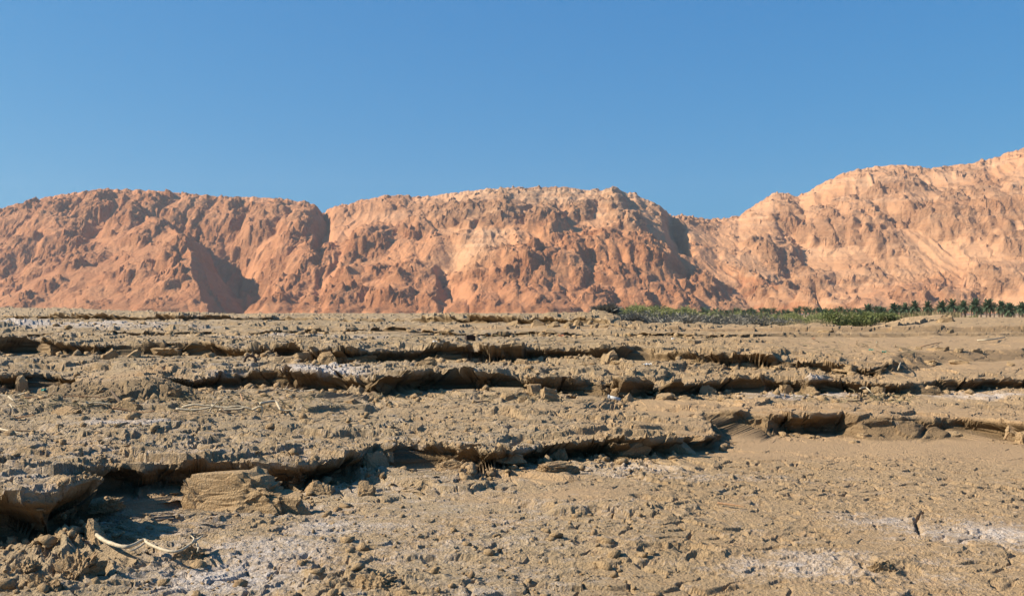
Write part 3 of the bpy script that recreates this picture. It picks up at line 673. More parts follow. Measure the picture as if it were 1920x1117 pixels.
# ---- reeds and scrub
def reed_bed(name, spans, mat, n, label=None):
    """spans: (px0, px1, Y0, Y1, image row of the tips left, right)"""
    rr = np.random.default_rng(n); b_v = []; b_f = []
    for (p0, p1, Y0, Y1, t0, t1), cnt in spans:
        for i in range(cnt):
            q = rr.random(); px = p0 + (p1 - p0) * q; Y = rr.uniform(Y0, Y1); X = (px - CX) / F * Y; z = on(X, Y)
            top = t0 + (t1 - t0) * q + 5.5 * abs(rr.normal()) * .8 + 3.0 * math.sin(px * .13) + 2.0 * math.sin(px * .37 + 1)
            h = max(.35, ZC + (YH - top) / F * Y - z); a = rr.uniform(0, 6.28); ln = rr.uniform(.02, .16) * h; w = .018 + .010 * rr.random()
            w *= Y / 60
            dx, dy = math.cos(a), math.sin(a); n0 = len(b_v)
            b_v += [(X - w * dy, Y + w * dx, z), (X + w * dy, Y - w * dx, z), (X + ln * dx + w * dy, Y + ln * dy - w * dx, z + h * .75), (X + ln * 1.6 * dx, Y + ln * 1.6 * dy, z + h), (X + ln * dx - w * dy, Y + ln * dy + w * dx, z + h * .75)]
            b_f.append((n0, n0 + 1, n0 + 2, n0 + 3, n0 + 4))
            for k in range(4):
                t = rr.uniform(.3, .95); a2 = rr.uniform(0, 6.28); L = h * rr.uniform(.12, .25); n0 = len(b_v); wx = w * 1.1
                px_, py_, pz_ = X + ln * dx * t, Y + ln * dy * t, z + h * t
                ex, ey, ez = px_ + L * .8 * math.cos(a2), py_ + L * .8 * math.sin(a2), pz_ + L * rr.uniform(.1, .7)
                b_v += [(px_, py_, pz_), ((px_ + ex) / 2, (py_ + ey) / 2, (pz_ + ez) / 2 + wx + .04 * L), (ex, ey, ez), ((px_ + ex) / 2, (py_ + ey) / 2, (pz_ + ez) / 2 - wx)]
                b_f.append((n0, n0 + 1, n0 + 2, n0 + 3))
    me = raw_mesh(name, b_v, b_f, mat, False); o = link(name, me); o['kind'] = 'stuff'
    return o
reed_bed('reeds', [((1158, 1300, 72, 86, 576, 581), 1300), ((1175, 1235, 74, 80, 573, 572), 500), ((1250, 1290, 74, 80, 577, 576), 300), ((1290, 1420, 84, 100, 583, 586), 900), ((1400, 1545, 88, 105, 587, 588), 700), ((1130, 1165, 70, 80, 586, 580), 150),
                   ((1600, 1780, 78, 100, 587, 591), 1300), ((1760, 1830, 82, 100, 591, 594), 350)], M_REED, 9)
reed_bed('dry_grass', [((1400, 1560, 50, 62, 600, 600), 700), ((1500, 1800, 60, 74, 599, 600), 600), ((1120, 1200, 46, 56, 596, 592), 350)], M_DRY, 17)

def bush_mesh(seed, rx, ry, rz, n, leaf, twig_mat, leafy=True):
    """stems fanning from the base, and many small leaves or twigs through an uneven crown"""
    random.seed(seed); st = MB(); lf = MB()
    lobes = [(random.uniform(-.65, .65) * rx, random.uniform(-.6, .6) * ry, random.uniform(.35, .75) * rz, random.uniform(.30, .55)) for _ in range(11)]
    for lx, ly, lz, lr in lobes:
        st.tube([(lx * .12, ly * .12, 0), (lx * .6, ly * .6, lz * .6), (lx, ly, lz)], [.022, .013, .005], 4)
    for i in range(n):
        lx, ly, lz, lr = random.choice(lobes)
        d = Vector((random.gauss(0, 1), random.gauss(0, 1), random.gauss(0, 1))).normalized(); r = lr * (random.random() ** .4)
        p = Vector((lx + d.x * r * rx, ly + d.y * r * ry, max(.02, lz + d.z * r * rz * .95)))
        if leafy: lf.blade(p, (d.x + random.gauss(0, .5), d.y + random.gauss(0, .5), abs(d.z) + random.gauss(.3, .5)), leaf * random.uniform(.6, 1.4), leaf * .22)
        else: lf.blade(p, (d.x * .8 + random.gauss(0, .4), d.y * .8 + random.gauss(0, .4), .6 + random.gauss(0, .5)), leaf * random.uniform(.6, 1.6), leaf * .085)
    return st, lf
def shrub(px, Y, top, wpx, seed, label, group, name, leafmat, leafy, n, leaf):
    X = (px - CX) / F * Y; z = on(X, Y) - .04; h = max(.35, ZC + (YH - top) / F * Y - z); r = wpx / 2 / F * Y
    st, lf = bush_mesh(seed, r * 1.15, r * .9, h * .86, n, leaf, M_GREY, leafy)
    root = bpy.data.objects.new(name, None); COL.objects.link(root); root.location = (X, Y, z); tag(root, label, 'bush', group)
    link('stem', st.mesh('stem', M_GREY), root); link('foliage' if leafy else 'twigs', lf.mesh('foliage', leafmat), root)['kind'] = 'stuff'
greys = [(1128,44,600,46),(1165,48,593,60),(1205,50,591,64),(1252,49,590,66),(1296,52,590,64),(1340,50,592,62),(1382,53,594,60),(1424,51,597,58),(1465,54,600,56),(1228,46,598,60),(1275,45,598,62),(1318,46,599,60),(1362,46,601,56),(1186,45,599,48)]
SL = sorted(range(len(greys)), key=lambda k: greys[k][0])
for i, (px, Y, top, w) in enumerate(greys):
    shrub(px, Y, top - 7, w * 1.25, 500 + i, f'{nth(SL.index(i) + 1)} grey leafless bush from the left in the scrub belt before the reeds', 'grey scrub bushes before the reeds', 'scrub_bush', M_GREY, False, 2000, .24)
shrub(1568, 58, 580, 62, 520, 'large olive green bush at the left end of the green thicket', 'green bushes by the palms', 'green_bush', M_BUSH, True, 2200, .16)
shrub(1612, 60, 583, 64, 521, 'olive green bush second from the left in the thicket', 'green bushes by the palms', 'green_bush', M_BUSH, True, 2000, .16)
shrub(1654, 62, 586, 52, 522, 'low dark green bush amid the reeds left of the stump', 'green bushes by the palms', 'green_bush', M_BUSH, True, 1500, .15)
shrub(1417, 76, 583, 30, 523, 'small upright green bush rising behind the grey scrub', 'green bushes by the palms', 'green_bush', M_BUSH, True, 900, .16)
shrub(1706, 66, 589, 44, 524, 'yellowish green bush just left of the pale stump', 'green bushes by the palms', 'green_bush', M_BUSH, True, 1200, .14)

# ================================================================ MUD CLODS, DRIFTWOOD, LITTER
_ICO = {}
def ico(sub):
    if sub not in _ICO:
        bm = bmesh.new(); bmesh.ops.create_icosphere(bm, subdivisions=sub, radius=1.0); bm.verts.ensure_lookup_table()
        _ICO[sub] = (np.array([v.co[:] for v in bm.verts]), [tuple(v.index for v in f.verts) for f in bm.faces]); bm.free()
    return _ICO[sub]
def lump(seed, sx, sy, sz, boxy=.6, rough=.16, sub=4, ribs=0.0, arch=0.0, lean=0.0, cuts=9):
    """a broken lump of dried mud resting on z = 0"""
    v, f = ico(sub); r_ = np.random.default_rng(seed); o = r_.random(6) * 50
    d = np.sign(v) * np.abs(v) ** boxy
    d /= np.maximum(np.linalg.norm(d, axis=1, keepdims=True), 1e-6) ** (1 - .35)
    s = 2.2
    for fr, am in ((1.0, 1.0), (2.3, .5), (5.5, .28), (12, .15)):
        n = perlin(v[:, 0] * fr + o[0], v[:, 1] * fr + o[1], seed) + perlin(v[:, 1] * fr + o[2], v[:, 2] * fr + o[3], seed + 1) + perlin(v[:, 2] * fr + o[4], v[:, 0] * fr + o[5], seed + 2)
        d = d * (1 + rough * am * n[:, None] * .7)
    # flat broken faces: slice the lump by a few planes
    for k in range(cuts):
        nrm = r_.normal(size=3); nrm /= np.linalg.norm(nrm); lim_ = r_.uniform(.45, .78)
        q = d @ nrm; d -= np.where(q > lim_, (q - lim_) * .96, 0)[:, None] * nrm
    gm = (sx * sy * sz) ** (1 / 3); q3 = v * np.array([sx, sy, sz]) / gm
    n = perlin(q3[:, 0] * 6 + o[0], (q3[:, 1] + .3 * q3[:, 2]) * 6, seed + 5) + perlin(q3[:, 2] * 6 + o[2], (q3[:, 0] - .3 * q3[:, 1]) * 6, seed + 7) + .7 * perlin(q3[:, 0] * 15 + q3[:, 1] * 9, q3[:, 2] * 15 + o[1], seed + 6)
    d = d * (1 + .085 * n[:, None] * (rough / .2))
    if ribs:
        a = np.arctan2(d[:, 1], d[:, 0]); side = 1 - np.clip(np.abs(d[:, 2]), 0, 1) ** 2
        d[:, :2] *= (1 + ribs * side * perlin(a * 5, d[:, 2] * .8, 77))[:, None]
    x, y, z = d[:, 0] * sx / 2, d[:, 1] * sy / 2, d[:, 2]
    zz = np.where(z < 0, z * .35, z)
    if arch: zz = zz - arch * np.exp(-((d[:, 0] - .12) / .22) ** 2) * (d[:, 1] < 0) * (z < .2) * 0
    ext = lambda a, w: a / max(1e-6, a.max() - a.min()) * w
    x, y, z = ext(x, sx), ext(y, sy), ext(zz, sz * 1.1); x = x + lean * np.maximum(z, 0)
    return np.stack([x, y, z], 1), f
def clod(px, py, wpx, hpx, label, seed, depth=.75, boxy=.6, rough=.2, ribs=0, rz=None, lean=0, group=None, name='mud_clod', cat='mud clod', sub=None, sink=.01, cuts=9):
    p = at(px, py); k = p.y / F
    v, f = lump(seed, wpx * k * 1.06, wpx * k * depth, hpx * k * 1.2, boxy, rough, sub or (5 if wpx > 90 else 4 if wpx > 40 else 3), ribs, 0, lean, cuts)
    me = raw_mesh(name, v, f, M_GROUND, False); o = link(name, me)
    o.location = (p.x, p.y + wpx * k * depth * .30, p.z - sink - .12 * hpx * k); o.rotation_euler = (0, 0, rz if rz is not None else random.uniform(-.5, .5))
    tag(o, label, cat, group); return o
random.seed(21)
FG = 'fallen mud lumps in the shaded hollow'
clod(428, 954, 270, 84, 'large ribbed mud slab fallen in the shaded hollow, its left face sunlit', 1, .42, .5, .20, .10, -.2, -.4, cuts=6, group=FG, name='mud_slab', cat='mud slab')
clod(510, 952, 74, 40, 'low mud lump at the right end of the large ribbed slab', 2, .6, .5, .25, .08, group=FG)
clod(335, 958, 95, 26, 'flat crumbling mud tongue lying left of the large ribbed slab', 3, .6, .7, .3, group=FG)
clod(630, 926, 54, 34, 'rounded mud clod under the tip of the foreground ledge', 4, .8, .6, .2, group=FG)
clod(699, 929, 32, 32, 'small pointed mud clod right of the rounded one below the ledge tip', 5, .8, .7, .3, group=FG)
clod(236, 1010, 58, 46, 'squarish upright mud block standing in shade behind the bent branch', 6, .7, .42, .16, group=FG, name='mud_block', cat='mud block')
clod(1057, 884, 92, 22, 'low crusty mud lump in front of the long foreground ledge', 7, .6, .6, .28)
clod(1296, 842, 82, 36, 'tilted mud slab at the right end of the long foreground ledge', 8, .6, .42, .16, rz=-.25, name='mud_slab', cat='mud slab')
clod(748, 876, 52, 34, 'rounded mud clod in the recess right of the ledge tip', 9, .8)
clod(832, 880, 60, 22, 'reddish flat mud flake leaning out of the recess', 10, .5, .6, .25, name='mud_flake', cat='mud flake')
clod(775, 862, 34, 22, 'small lump perched on the recess rim of the foreground ledge', 11)
clod(958, 866, 80, 34, 'broad bulging mud block on the ledge, left of the dark joint', 31, .6, .5, .2, name='mud_block', cat='mud block')
clod(1060, 858, 70, 30, 'mud block in the middle of the long foreground ledge', 32, .6, .45, .2, name='mud_block', cat='mud block')
clod(1215, 852, 88, 30, 'long rounded mud block near the right end of the foreground ledge', 33, .6, .5, .2, name='mud_block', cat='mud block')
# the left foreground block row, broken along its joints
# crumbly pale mounds
def knob(px, py, wpx, hpx, label, seed):
    p = at(px, py); k = p.y / F; v, f = lump(seed, wpx * k, wpx * k * .7, hpx * k, .9, .35, 5)
    n = perlin(v[:, 0] / .035, v[:, 1] / .035, 3) + perlin(v[:, 2] / .03, v[:, 0] / .04, 4); v = v * (1 + .16 * n[:, None])
    v[:, 2] += .02 * np.clip(perlin(v[:, 0] / .03, v[:, 1] / .03, 6), 0, 1) * (v[:, 2] > .01)
    o = link('mud_mound', raw_mesh('mud_mound', v, f, M_GROUND, False)); o.location = (p.x, p.y + wpx * k * .2, p.z - .01); tag(o, label, 'mud mound', 'crumbly pale mud mounds')
knob(148, 1082, 95, 56, 'tall crumbly pale mud mound at the lower left before the dark block', 12)
knob(52, 1072, 70, 30, 'low crumbly mud mound nearest the left edge', 13)
knob(350, 1048, 70, 34, 'crumbly yellowish mound carrying the tip of the bent branch', 14)
knob(90, 1105, 90, 36, 'broad crumbly mound at the bottom edge, lower left', 15)
knob(1655, 1068, 60, 24, 'spiky brown mud mound between salt patches at the lower right', 16)
knob(700, 1100, 90, 34, 'reddish crumbly mound at the bottom edge by the salt crust', 17)
# ledge two (behind), three, the banks and the plain: (column, foot row, width, height, label)
CL = [
 (38, 736, 26, 34, 'upright mud pillar at the left end of the middle ledge, by the blue rag'), (172, 738, 36, 24, 'round dark mouthed clod alone on the soft slope at left'),
 (235, 768, 60, 22, 'rooty mud heap between the left driftwood and the bleached pile'), (120, 776, 60, 18, 'low clod heap below the brown strands at left'), (330, 742, 34, 20, 'clod under the left corner of the middle ledge'),
 (715, 748, 44, 16, 'flat clod tumbled below the dark hollow of the middle ledge'), (660, 757, 40, 14, 'low clod just right of the bleached driftwood pile'), (948, 752, 32, 26, 'dark angular clod standing alone before the middle ledge'),
 (980, 753, 26, 18, 'small clod next to the dark angular one'), (1030, 751, 32, 28, 'pointed pale clod like a small tent before the middle ledge'), (1000, 740, 26, 26, 'upright clod leaning on the middle ledge behind the tent shaped one'),
 (1200, 752, 30, 22, 'round grey clod below the overhanging flap of the middle ledge'), (1172, 742, 40, 18, 'overhanging mud flap left of the long sunlit slab'), (1262, 749, 40, 16, 'pale yellow broken clod under the sunlit slab'), (1305, 750, 26, 12, 'small pale clod right of the yellow broken one'),
 (1385, 747, 26, 8, 'flat pale flake on the smooth sand below the middle ledge'), (1350, 740, 40, 22, 'crumbling mud block under the dark notch of the middle ledge'), (1470, 738, 40, 22, 'pale yellow mud buttress between two dark hollows'), (1545, 738, 30, 18, 'grey clod in the dark hollows right of the yellow buttress'),
 (1575, 754, 24, 10, 'pale clod on the flat under the right hollows'), (1660, 738, 30, 18, 'dark clod at the gap near the right end of the middle ledge'), (1760, 735, 34, 16, 'clod left of the ragged dark ledge at right'),
 (60, 668, 60, 26, 'sloping mud block at the far left of the back ledge'), (205, 672, 38, 22, 'boulder like clod below the notch of the back ledge at left'), (245, 670, 34, 18, 'clod right of the boulder like one under the back ledge'), (285, 664, 70, 20, 'broad sunlit mud block in the back ledge at left'),
 (345, 666, 40, 28, 'upright sunlit block with a split at its right, back ledge'), (545, 676, 34, 16, 'grey fallen block right of the small hoop'), (610, 680, 50, 26, 'dark rough block left of the ochre stretch of the back ledge'), (690, 678, 60, 16, 'ochre mud shelf low in the back ledge'),
 (800, 683, 42, 15, 'tilted flat slab fallen from the back ledge'), (905, 679, 16, 11, 'small ochre clod at the foot of the dark back ledge'), (975, 682, 24, 13, 'grey clod at the foot of the dark back ledge, right of the ochre one'), (1132, 682, 34, 28, 'tall split block at the right end of the dark back ledge'),
 (1100, 684, 28, 10, 'low round lump left of the tall split block'), (1160, 683, 36, 10, 'low pale slab right of the tall split block'), (1280, 684, 40, 16, 'round lump first in the row of lumps at the right back ledge'), (1335, 688, 36, 12, 'low lump second in the row of lumps'),
 (1383, 688, 18, 13, 'narrow lump third in the row of lumps'), (1415, 688, 44, 20, 'largest round lump in the row at the right back ledge'), (1475, 690, 40, 12, 'flat lump right of the largest round one'), (1520, 690, 34, 16, 'sunlit buttress lump in the right back ledge'), (1590, 692, 52, 13, 'long low lump near the right end of the back ledge'),
 (1498, 818, 20, 8, 'small pale stone at the foot of the right undercut'), (1870, 826, 58, 34, 'big pale mud block at the right edge before the dark gap'), (1895, 830, 40, 26, 'dark shaded mud block at the right edge'), (1640, 818, 34, 10, 'reddish low clod at the foot of the soft right slope'), (1800, 824, 60, 12, 'reddish crumbling heap left of the big pale block'),
 (1700, 658, 26, 9, 'flat mud flake on the right plain left of the arched one'), (1765, 658, 40, 14, 'arched mud flake on the right plain'), (1797, 660, 22, 11, 'dark tilted flake right of the arched one'), (1830, 660, 26, 8, 'low flake at the far right of the flake row'), (1722, 656, 14, 8, 'tiny dark flake between two larger flakes on the right plain'),
 (1745, 682, 40, 10, 'pale mud bench on the soft right slope'), (1805, 682, 36, 10, 'pale mud bench right of the first on the soft slope'), (1895, 686, 14, 12, 'small dark clod near the right edge on the soft slope'),
 (1006, 612, 30, 16, 'rounded bulge first from the left in the far grey bank'), (1036, 613, 24, 14, 'rounded bulge in the far bank left of the dark cleft'), (1062, 613, 16, 12, 'small pyramid of mud by the dark cleft of the far bank'), (1082, 614, 22, 13, 'smooth mud column second from the right in the far bank'), (1110, 614, 18, 11, 'smooth pale mud column in the far bank'), (1132, 614, 20, 9, 'fallen pale mud finger at the right end of the far bank'),
 (960, 611, 30, 12, 'low bulge at the left part of the far bank'), (1030, 622, 44, 7, 'greenish low mound on the flat before the far bank'), (1550, 624, 30, 7, 'pitted crumbling patch of the sandy bank under the green bush'), (1420, 632, 18, 8, 'dark reddish clod on the sand before the sandy bank'), (1783, 627, 16, 10, 'clod beside the dark hole in the sandy bank at right'),
]
for i, (px, py, w, h, lab) in enumerate(CL):
    clod(px, py, w, h, lab, 600 + i, random.uniform(.6, .9), random.uniform(.42, .65), random.uniform(.16, .28), random.choice((0, .06)), sub=4 if w > 34 else 3)
o = clod(1777, 604, 34, 16, 'pale stump like earth mound casting a dark shade before the palms', 700, .7, .8, .35, name='earth_mound', cat='earth mound')

# ---- rubble too small to count
def rubble():
    vv, ff = ico(1); vs_, fs_ = [], []; n0 = 0; r_ = np.random.default_rng(77); cnt = 0
    fa = np.array(ff)
    jj = np.searchsorted(V, [5.2, 34]); ii = np.searchsorted(U, [-.56, .56])
    face, sand = GA['face'], GA['sand']
    nearface = face.copy()
    for sh in (3, 6, 10, 15, 22): nearface[:-sh] = np.maximum(nearface[:-sh], face[sh:] * (1 - sh / 26))   # in front of (nearer than) a ledge
    while cnt < 8000:
        j = r_.integers(jj[0], jj[1]); i = r_.integers(ii[0], ii[1])
        if r_.random() > .03 + 1.0 * nearface[j, i] ** 2 * (face[j, i] < .4) - .5 * sand[j, i]: continue
        p = GP[j, i]; s = min(.045, .006 + .009 * r_.pareto(2.2)) * (.7 + p[1] / 18)
        a = r_.uniform(.6, 1.4, 3) * s; a[2] *= .75; q = vv * a * (1 + .35 * r_.normal(size=(len(vv), 1))).clip(.35, 1.6)
        c, sn = math.cos(cnt), math.sin(cnt); q = np.stack([q[:, 0] * c - q[:, 1] * sn, q[:, 0] * sn + q[:, 1] * c, q[:, 2]], 1) + p + [0, 0, s * .2]
        vs_.append(q); fs_.append(fa + n0); n0 += len(vv); cnt += 1
    Vv = np.concatenate(vs_); Ff = np.concatenate(fs_)
    me = bpy.data.meshes.new('rubble'); me.vertices.add(len(Vv)); me.vertices.foreach_set('co', Vv.reshape(-1).astype(np.float32))
    me.loops.add(Ff.size); me.loops.foreach_set('vertex_index', Ff.reshape(-1).astype(np.int32)); me.polygons.add(len(Ff)); me.polygons.foreach_set('loop_start', np.arange(0, Ff.size, 3, dtype=np.int32))
    me.update(calc_edges=True); me.materials.append(M_GROUND); o = link('rubble', me); o['kind'] = 'stuff'
rubble()

# ---- driftwood
def wood_material(name, c1, c2):
    t = NT(name, 0.75); p = t.coord(); t.color(t.mix(t.noise(p, 25, 4, .7), c1, c2)); t.bump(t.noise(p, 60, 3, .7), .004, .6); return t.m
M_WOOD = wood_material('bleached_wood', (0.50, 0.40, 0.26), (0.68, 0.58, 0.42)); M_WOODR = wood_material('reddish_wood', (0.33, 0.19, 0.10), (0.45, 0.28, 0.16)); M_WOODD = wood_material('dark_wood', (0.10, 0.07, 0.045), (0.20, 0.14, 0.09))
def path(pts, lift, reach=.03):
    P = [at(a, b) for a, b in pts]; zm = sorted(p.z for p in P)[len(P) // 2]; ym = sorted(p.y for p in P)[len(P) // 2]; out = []
    for a, b in pts:          # lie on the level of the ground there, lifted where an end sticks up
        y = min(max(F * (ZC - zm - lift) / (b - YH), ym * (1 - reach)), ym * (1 + reach)); out.append(Vector(((a - CX) / F * y, y, ZC + (YH - b) / F * y)))
    return out
def smoothpts(P, n=5):
    out = []
    for i in range(len(P) - 1):
        p0, p1, p2, p3 = P[max(i - 1, 0)], P[i], P[i + 1], P[min(i + 2, len(P) - 1)]
        for k in range(n):
            t = k / n; out.append(.5 * ((2 * p1) + (p2 - p0) * t + (2 * p0 - 5 * p1 + 4 * p2 - p3) * t * t + (3 * p1 - p0 - 3 * p2 + p3) * t ** 3))
    return out + [P[-1]]
def stick(pts, r, label, mat=None, group=None, tips=True, name='driftwood_stick', cat='driftwood', lift=.02, twigs=(), reach=.03):
    P = smoothpts(path(pts, lift, reach)); o0 = P[0].copy(); P = [p - o0 for p in P]; n = len(P)
    b = MB(); b.tube(P, [r * (1 - .55 * i / (n - 1)) for i in range(n)], 7, .12)
    main = b.mesh(name, mat or M_WOOD, True)
    if not twigs:
        o = link(name, main, None, o0); tag(o, label, cat, group); return o
    root = bpy.data.objects.new(name, None); COL.objects.link(root); root.location = o0; tag(root, label, cat, group)
    link('main_limb', main, root)
    for tw in twigs:
        Q = [p - o0 for p in smoothpts(path(tw, lift, reach))]; b = MB(); b.tube(Q, [r * .55 * (1 - .6 * i / (len(Q) - 1)) for i in range(len(Q))], 6, .1); link('twig', b.mesh('twig', mat or M_WOOD, True), root)
    return root
random.seed(5)
stick([(163,986),(182,1000),(204,1014),(236,1023),(254,1019),(272,1010),(281,1017),(310,1029),(336,1031),(358,1019),(381,1003)], .0155, 'long bent bleached branch lying across the foreground hollow', name='bent_branch', cat='branch', lift=.07, reach=.09,
      twigs=([(276,1014),(262,1024),(246,1031)], [(362,1016),(366,1008),(360,1002)], [(368,1012),(374,1024),(372,1032)]))
DG = 'bleached driftwood pile below the middle ledge'
for lab, r, mat, pts in [
 ('upper left pale stick of the driftwood pile, gently arched', .017, None, [(343,763),(366,758),(386,760),(401,758)]),
 ('lowest pale stick reaching farthest left in the driftwood pile', .015, None, [(331,766),(362,768),(381,766),(398,762)]),
 ('thick pale stick in the middle of the driftwood pile', .019, None, [(397,761),(422,764),(446,761),(461,763)]),
 ('long pale stick ending in a fork, low in the driftwood pile', .016, None, [(412,768),(450,766),(461,763),(484,771)]),
 ('hooked pale stick at the right of the pile, bent down like a knee', .015, None, [(474,768),(487,762),(493,766),(490,781)]),
 ('reddish stick standing upright out of the driftwood pile', .016, M_WOODR, [(459,760),(455,748),(451,737)]),
 ('crooked stick stepping down at the right of the pile', .017, None, [(489,756),(516,752),(525,765),(532,769),(553,768)]),
 ('straight pale stick resting against the ledge at right', .018, None, [(572,734),(582,732),(592,730)]),
 ('thin grey stick at the ledge foot above the pile', .010, None, [(532,729),(552,732),(570,734)]),
 ('small curled pale stick right of the pile', .012, None, [(542,742),(548,745),(546,749),(526,751)]),
 ('thin dark stick slanting under the ledge above the pile', .009, M_WOODD, [(388,738),(401,733),(414,729)]),
 ('short stick crossing the left end of the pile', .011, None, [(394,772),(398,764),(408,753)]),
 ('dark bent stick under the middle of the pile', .013, M_WOODD, [(416,764),(424,772),(440,774)])]:
    stick(pts, r * 1.15, lab, mat, DG, lift=.07)
LG = 'driftwood heap at the left edge'
for lab, r, mat, pts in [
 ('pale rooty bundle end pointing right at the left edge', .024, None, [(-6,741),(20,742),(36,740),(49,736)]),
 ('short pale stick hanging down from the bundle at the left edge', .012, None, [(17,743),(25,749),(32,756)]),
 ('thin pale stick slanting down below the bundle', .009, None, [(20,757),(24,763),(27,769)]),
 ('long brown strand running right from the bundle', .011, M_WOODR, [(46,745),(80,744),(105,746),(122,744)]),
 ('reddish brown strand beyond the long one', .010, M_WOODR, [(110,744),(140,742),(176,743),(205,745)]),
 ('thin brown stick lying low at left below the heap', .011, M_WOODR, [(32,783),(48,780),(67,777)]),
 ('pale hooked root right of the left heap', .014, None, [(162,752),(168,756),(184,754),(210,758)]),
 ('dark tapering stump leaning beside the soft slope', .030, M_WOODD, [(237,764),(224,750),(210,733)]),
 ('curved brown stick lying under the rooty mud heap', .014, M_WOODR, [(212,764),(233,767),(267,773),(292,769)])]:
    stick(pts, r * 1.15, lab, mat, LG, lift=.06)
for lab, r, mat, pts in [
 ('pale stick lying flat at the left edge below the middle ledge', .014, None, [(-5,802),(20,807),(58,815)]),
 ('dark thin stick beside the pale one at the left edge', .009, M_WOODD, [(30,806),(55,807),(80,808)]),
 ('long pale pole lying on the far right plain', .022, None, [(1832,638),(1860,636),(1884,632)]),
 ('long thin reddish stick lying left of the pale pole', .014, M_WOODR, [(1718,651),(1742,646),(1765,641)]),
 ('short leaning pale stake on the soft right slope', .016, None, [(1683,693),(1686,685),(1688,679)]),
 ('tiny upright pale stake on the far right plain', .016, None, [(1643,644),(1643,640)]),
 ('thin pale stick on the sand before the far bank', .018, None, [(1088,618),(1096,621),(1103,625)]),
 ('thin pale stick lying far off at left on the grey flat', .014, None, [(418,612),(445,612),(490,611)]),
 ('short reddish stick lying on the bare foreground mud', .011, M_WOODR, [(1345,941),(1368,944),(1395,948)]),
 ('white bent root at the right hollows of the middle ledge', .014, None, [(1612,728),(1622,726),(1630,732),(1636,740)]),
 ('dark branch lying on the flat below the right hollows', .014, M_WOODD, [(1588,751),(1605,751),(1628,746)]),
 ('dark stick under the middle ledge left of the angular clod', .013, M_WOODD, [(892,754),(903,752),(916,751)])]:
    stick(pts, r, lab, mat, 'loose sticks on the mud flats', lift=.02)

# ---- litter
def plain(name, col, rough=.5):
    t = NT(name, rough); p = t.objco(); t.color(t.mix(t.noise(p, 30, 3, .6), col, tuple(c * .75 for c in col))); return t.m
M_WHITE = plain('white_plastic', (.78, .76, .72)); M_BLUE = plain('blue_cloth', (.10, .20, .28), .9); M_GREEN = plain('green_plastic', (.06, .33, .25)); M_RUST = plain('rusty_iron', (.06, .04, .032), .8); M_ORANGE = plain('orange_plastic', (.60, .22, .10))
def rag(px, py, w, h, mat, label, cat, name, seed, group=None):
    """a crumpled piece of sheet with thickness"""
    p = at(px, py); k = p.y / F; r_ = np.random.default_rng(seed); n = 12; vs_ = []; fs_ = []
    g = np.linspace(-.5, .5, n); A, B = np.meshgrid(g, g, indexing='ij')
    Zz = .5 * (1 - (2 * B) ** 2 * .6) + .35 * perlin(A * 3 + seed, B * 3, seed) + .18 * perlin(A * 7, B * 7 + seed, 2)
    for l in (0, .05):
        for i in range(n):
            for j in range(n): vs_.append((A[i, j] * w * k * (1 + .2 * perlin(np.array(B[i, j] * 4), np.array(seed * 1.3))), B[i, j] * w * k * .6, max(.0, Zz[i, j] * h * k + l * h * k)))
    for i in range(n - 1):
        for j in range(n - 1):
            q = (i * n + j, i * n + j + 1, (i + 1) * n + j + 1, (i + 1) * n + j); fs_ += [q[::-1], tuple(n * n + a for a in q)]
    for i in range(n - 1):
        for a, b in ((i * n, (i + 1) * n), (i * n + n - 1, (i + 1) * n + n - 1), (i, i + 1), ((n - 1) * n + i, (n - 1) * n + i + 1)): fs_.append((a, b, n * n + b, n * n + a))
    o = link(name, raw_mesh(name, vs_, fs_, mat, True)); o.location = (p.x, p.y + .03, p.z); o.rotation_euler = (0, 0, r_.uniform(-.6, .6)); tag(o, label, cat, group); return o
LT = 'scraps of litter on the mud'
rag(55, 739, 26, 13, M_BLUE, 'crumpled blue cloth scrap under the ledge at the left edge', 'rag', 'cloth_scrap', 3, LT)
rag(74, 736, 15, 11, M_GREEN, 'small green plastic scrap right of the blue cloth', 'litter', 'plastic_scrap', 4, LT)
rag(1660, 662, 9, 6, M_GREEN, 'bright green scrap on the right plain', 'litter', 'plastic_scrap', 5, LT)
rag(1633, 657, 8, 4, M_GREEN, 'faint green scrap left of the bright green one', 'litter', 'plastic_scrap', 6, LT)
rag(1214, 686, 14, 8, M_WHITE, 'white scrap at the foot of the back ledge right of its dark stretch', 'litter', 'plastic_scrap', 7, LT)
rag(816, 643, 8, 5, M_WHITE, 'small white scrap on the flat above the back ledge', 'litter', 'plastic_scrap', 8, LT)
rag(530, 697, 10, 5, M_WHITE, 'white scrap on the salty crust above the middle ledge', 'litter', 'plastic_scrap', 9, LT)
rag(1054, 631, 12, 5, M_ORANGE, 'orange scrap on the far flat before the grey bank', 'litter', 'plastic_scrap', 10, LT)
rag(1262, 637, 5, 4, M_WHITE, 'tiny white scrap on the far flat beside the dark clumps', 'litter', 'plastic_scrap', 11, LT)
rag(1526, 636, 6, 3, M_ORANGE, 'tiny pinkish scrap on the smooth sand', 'litter', 'plastic_scrap', 12, LT)
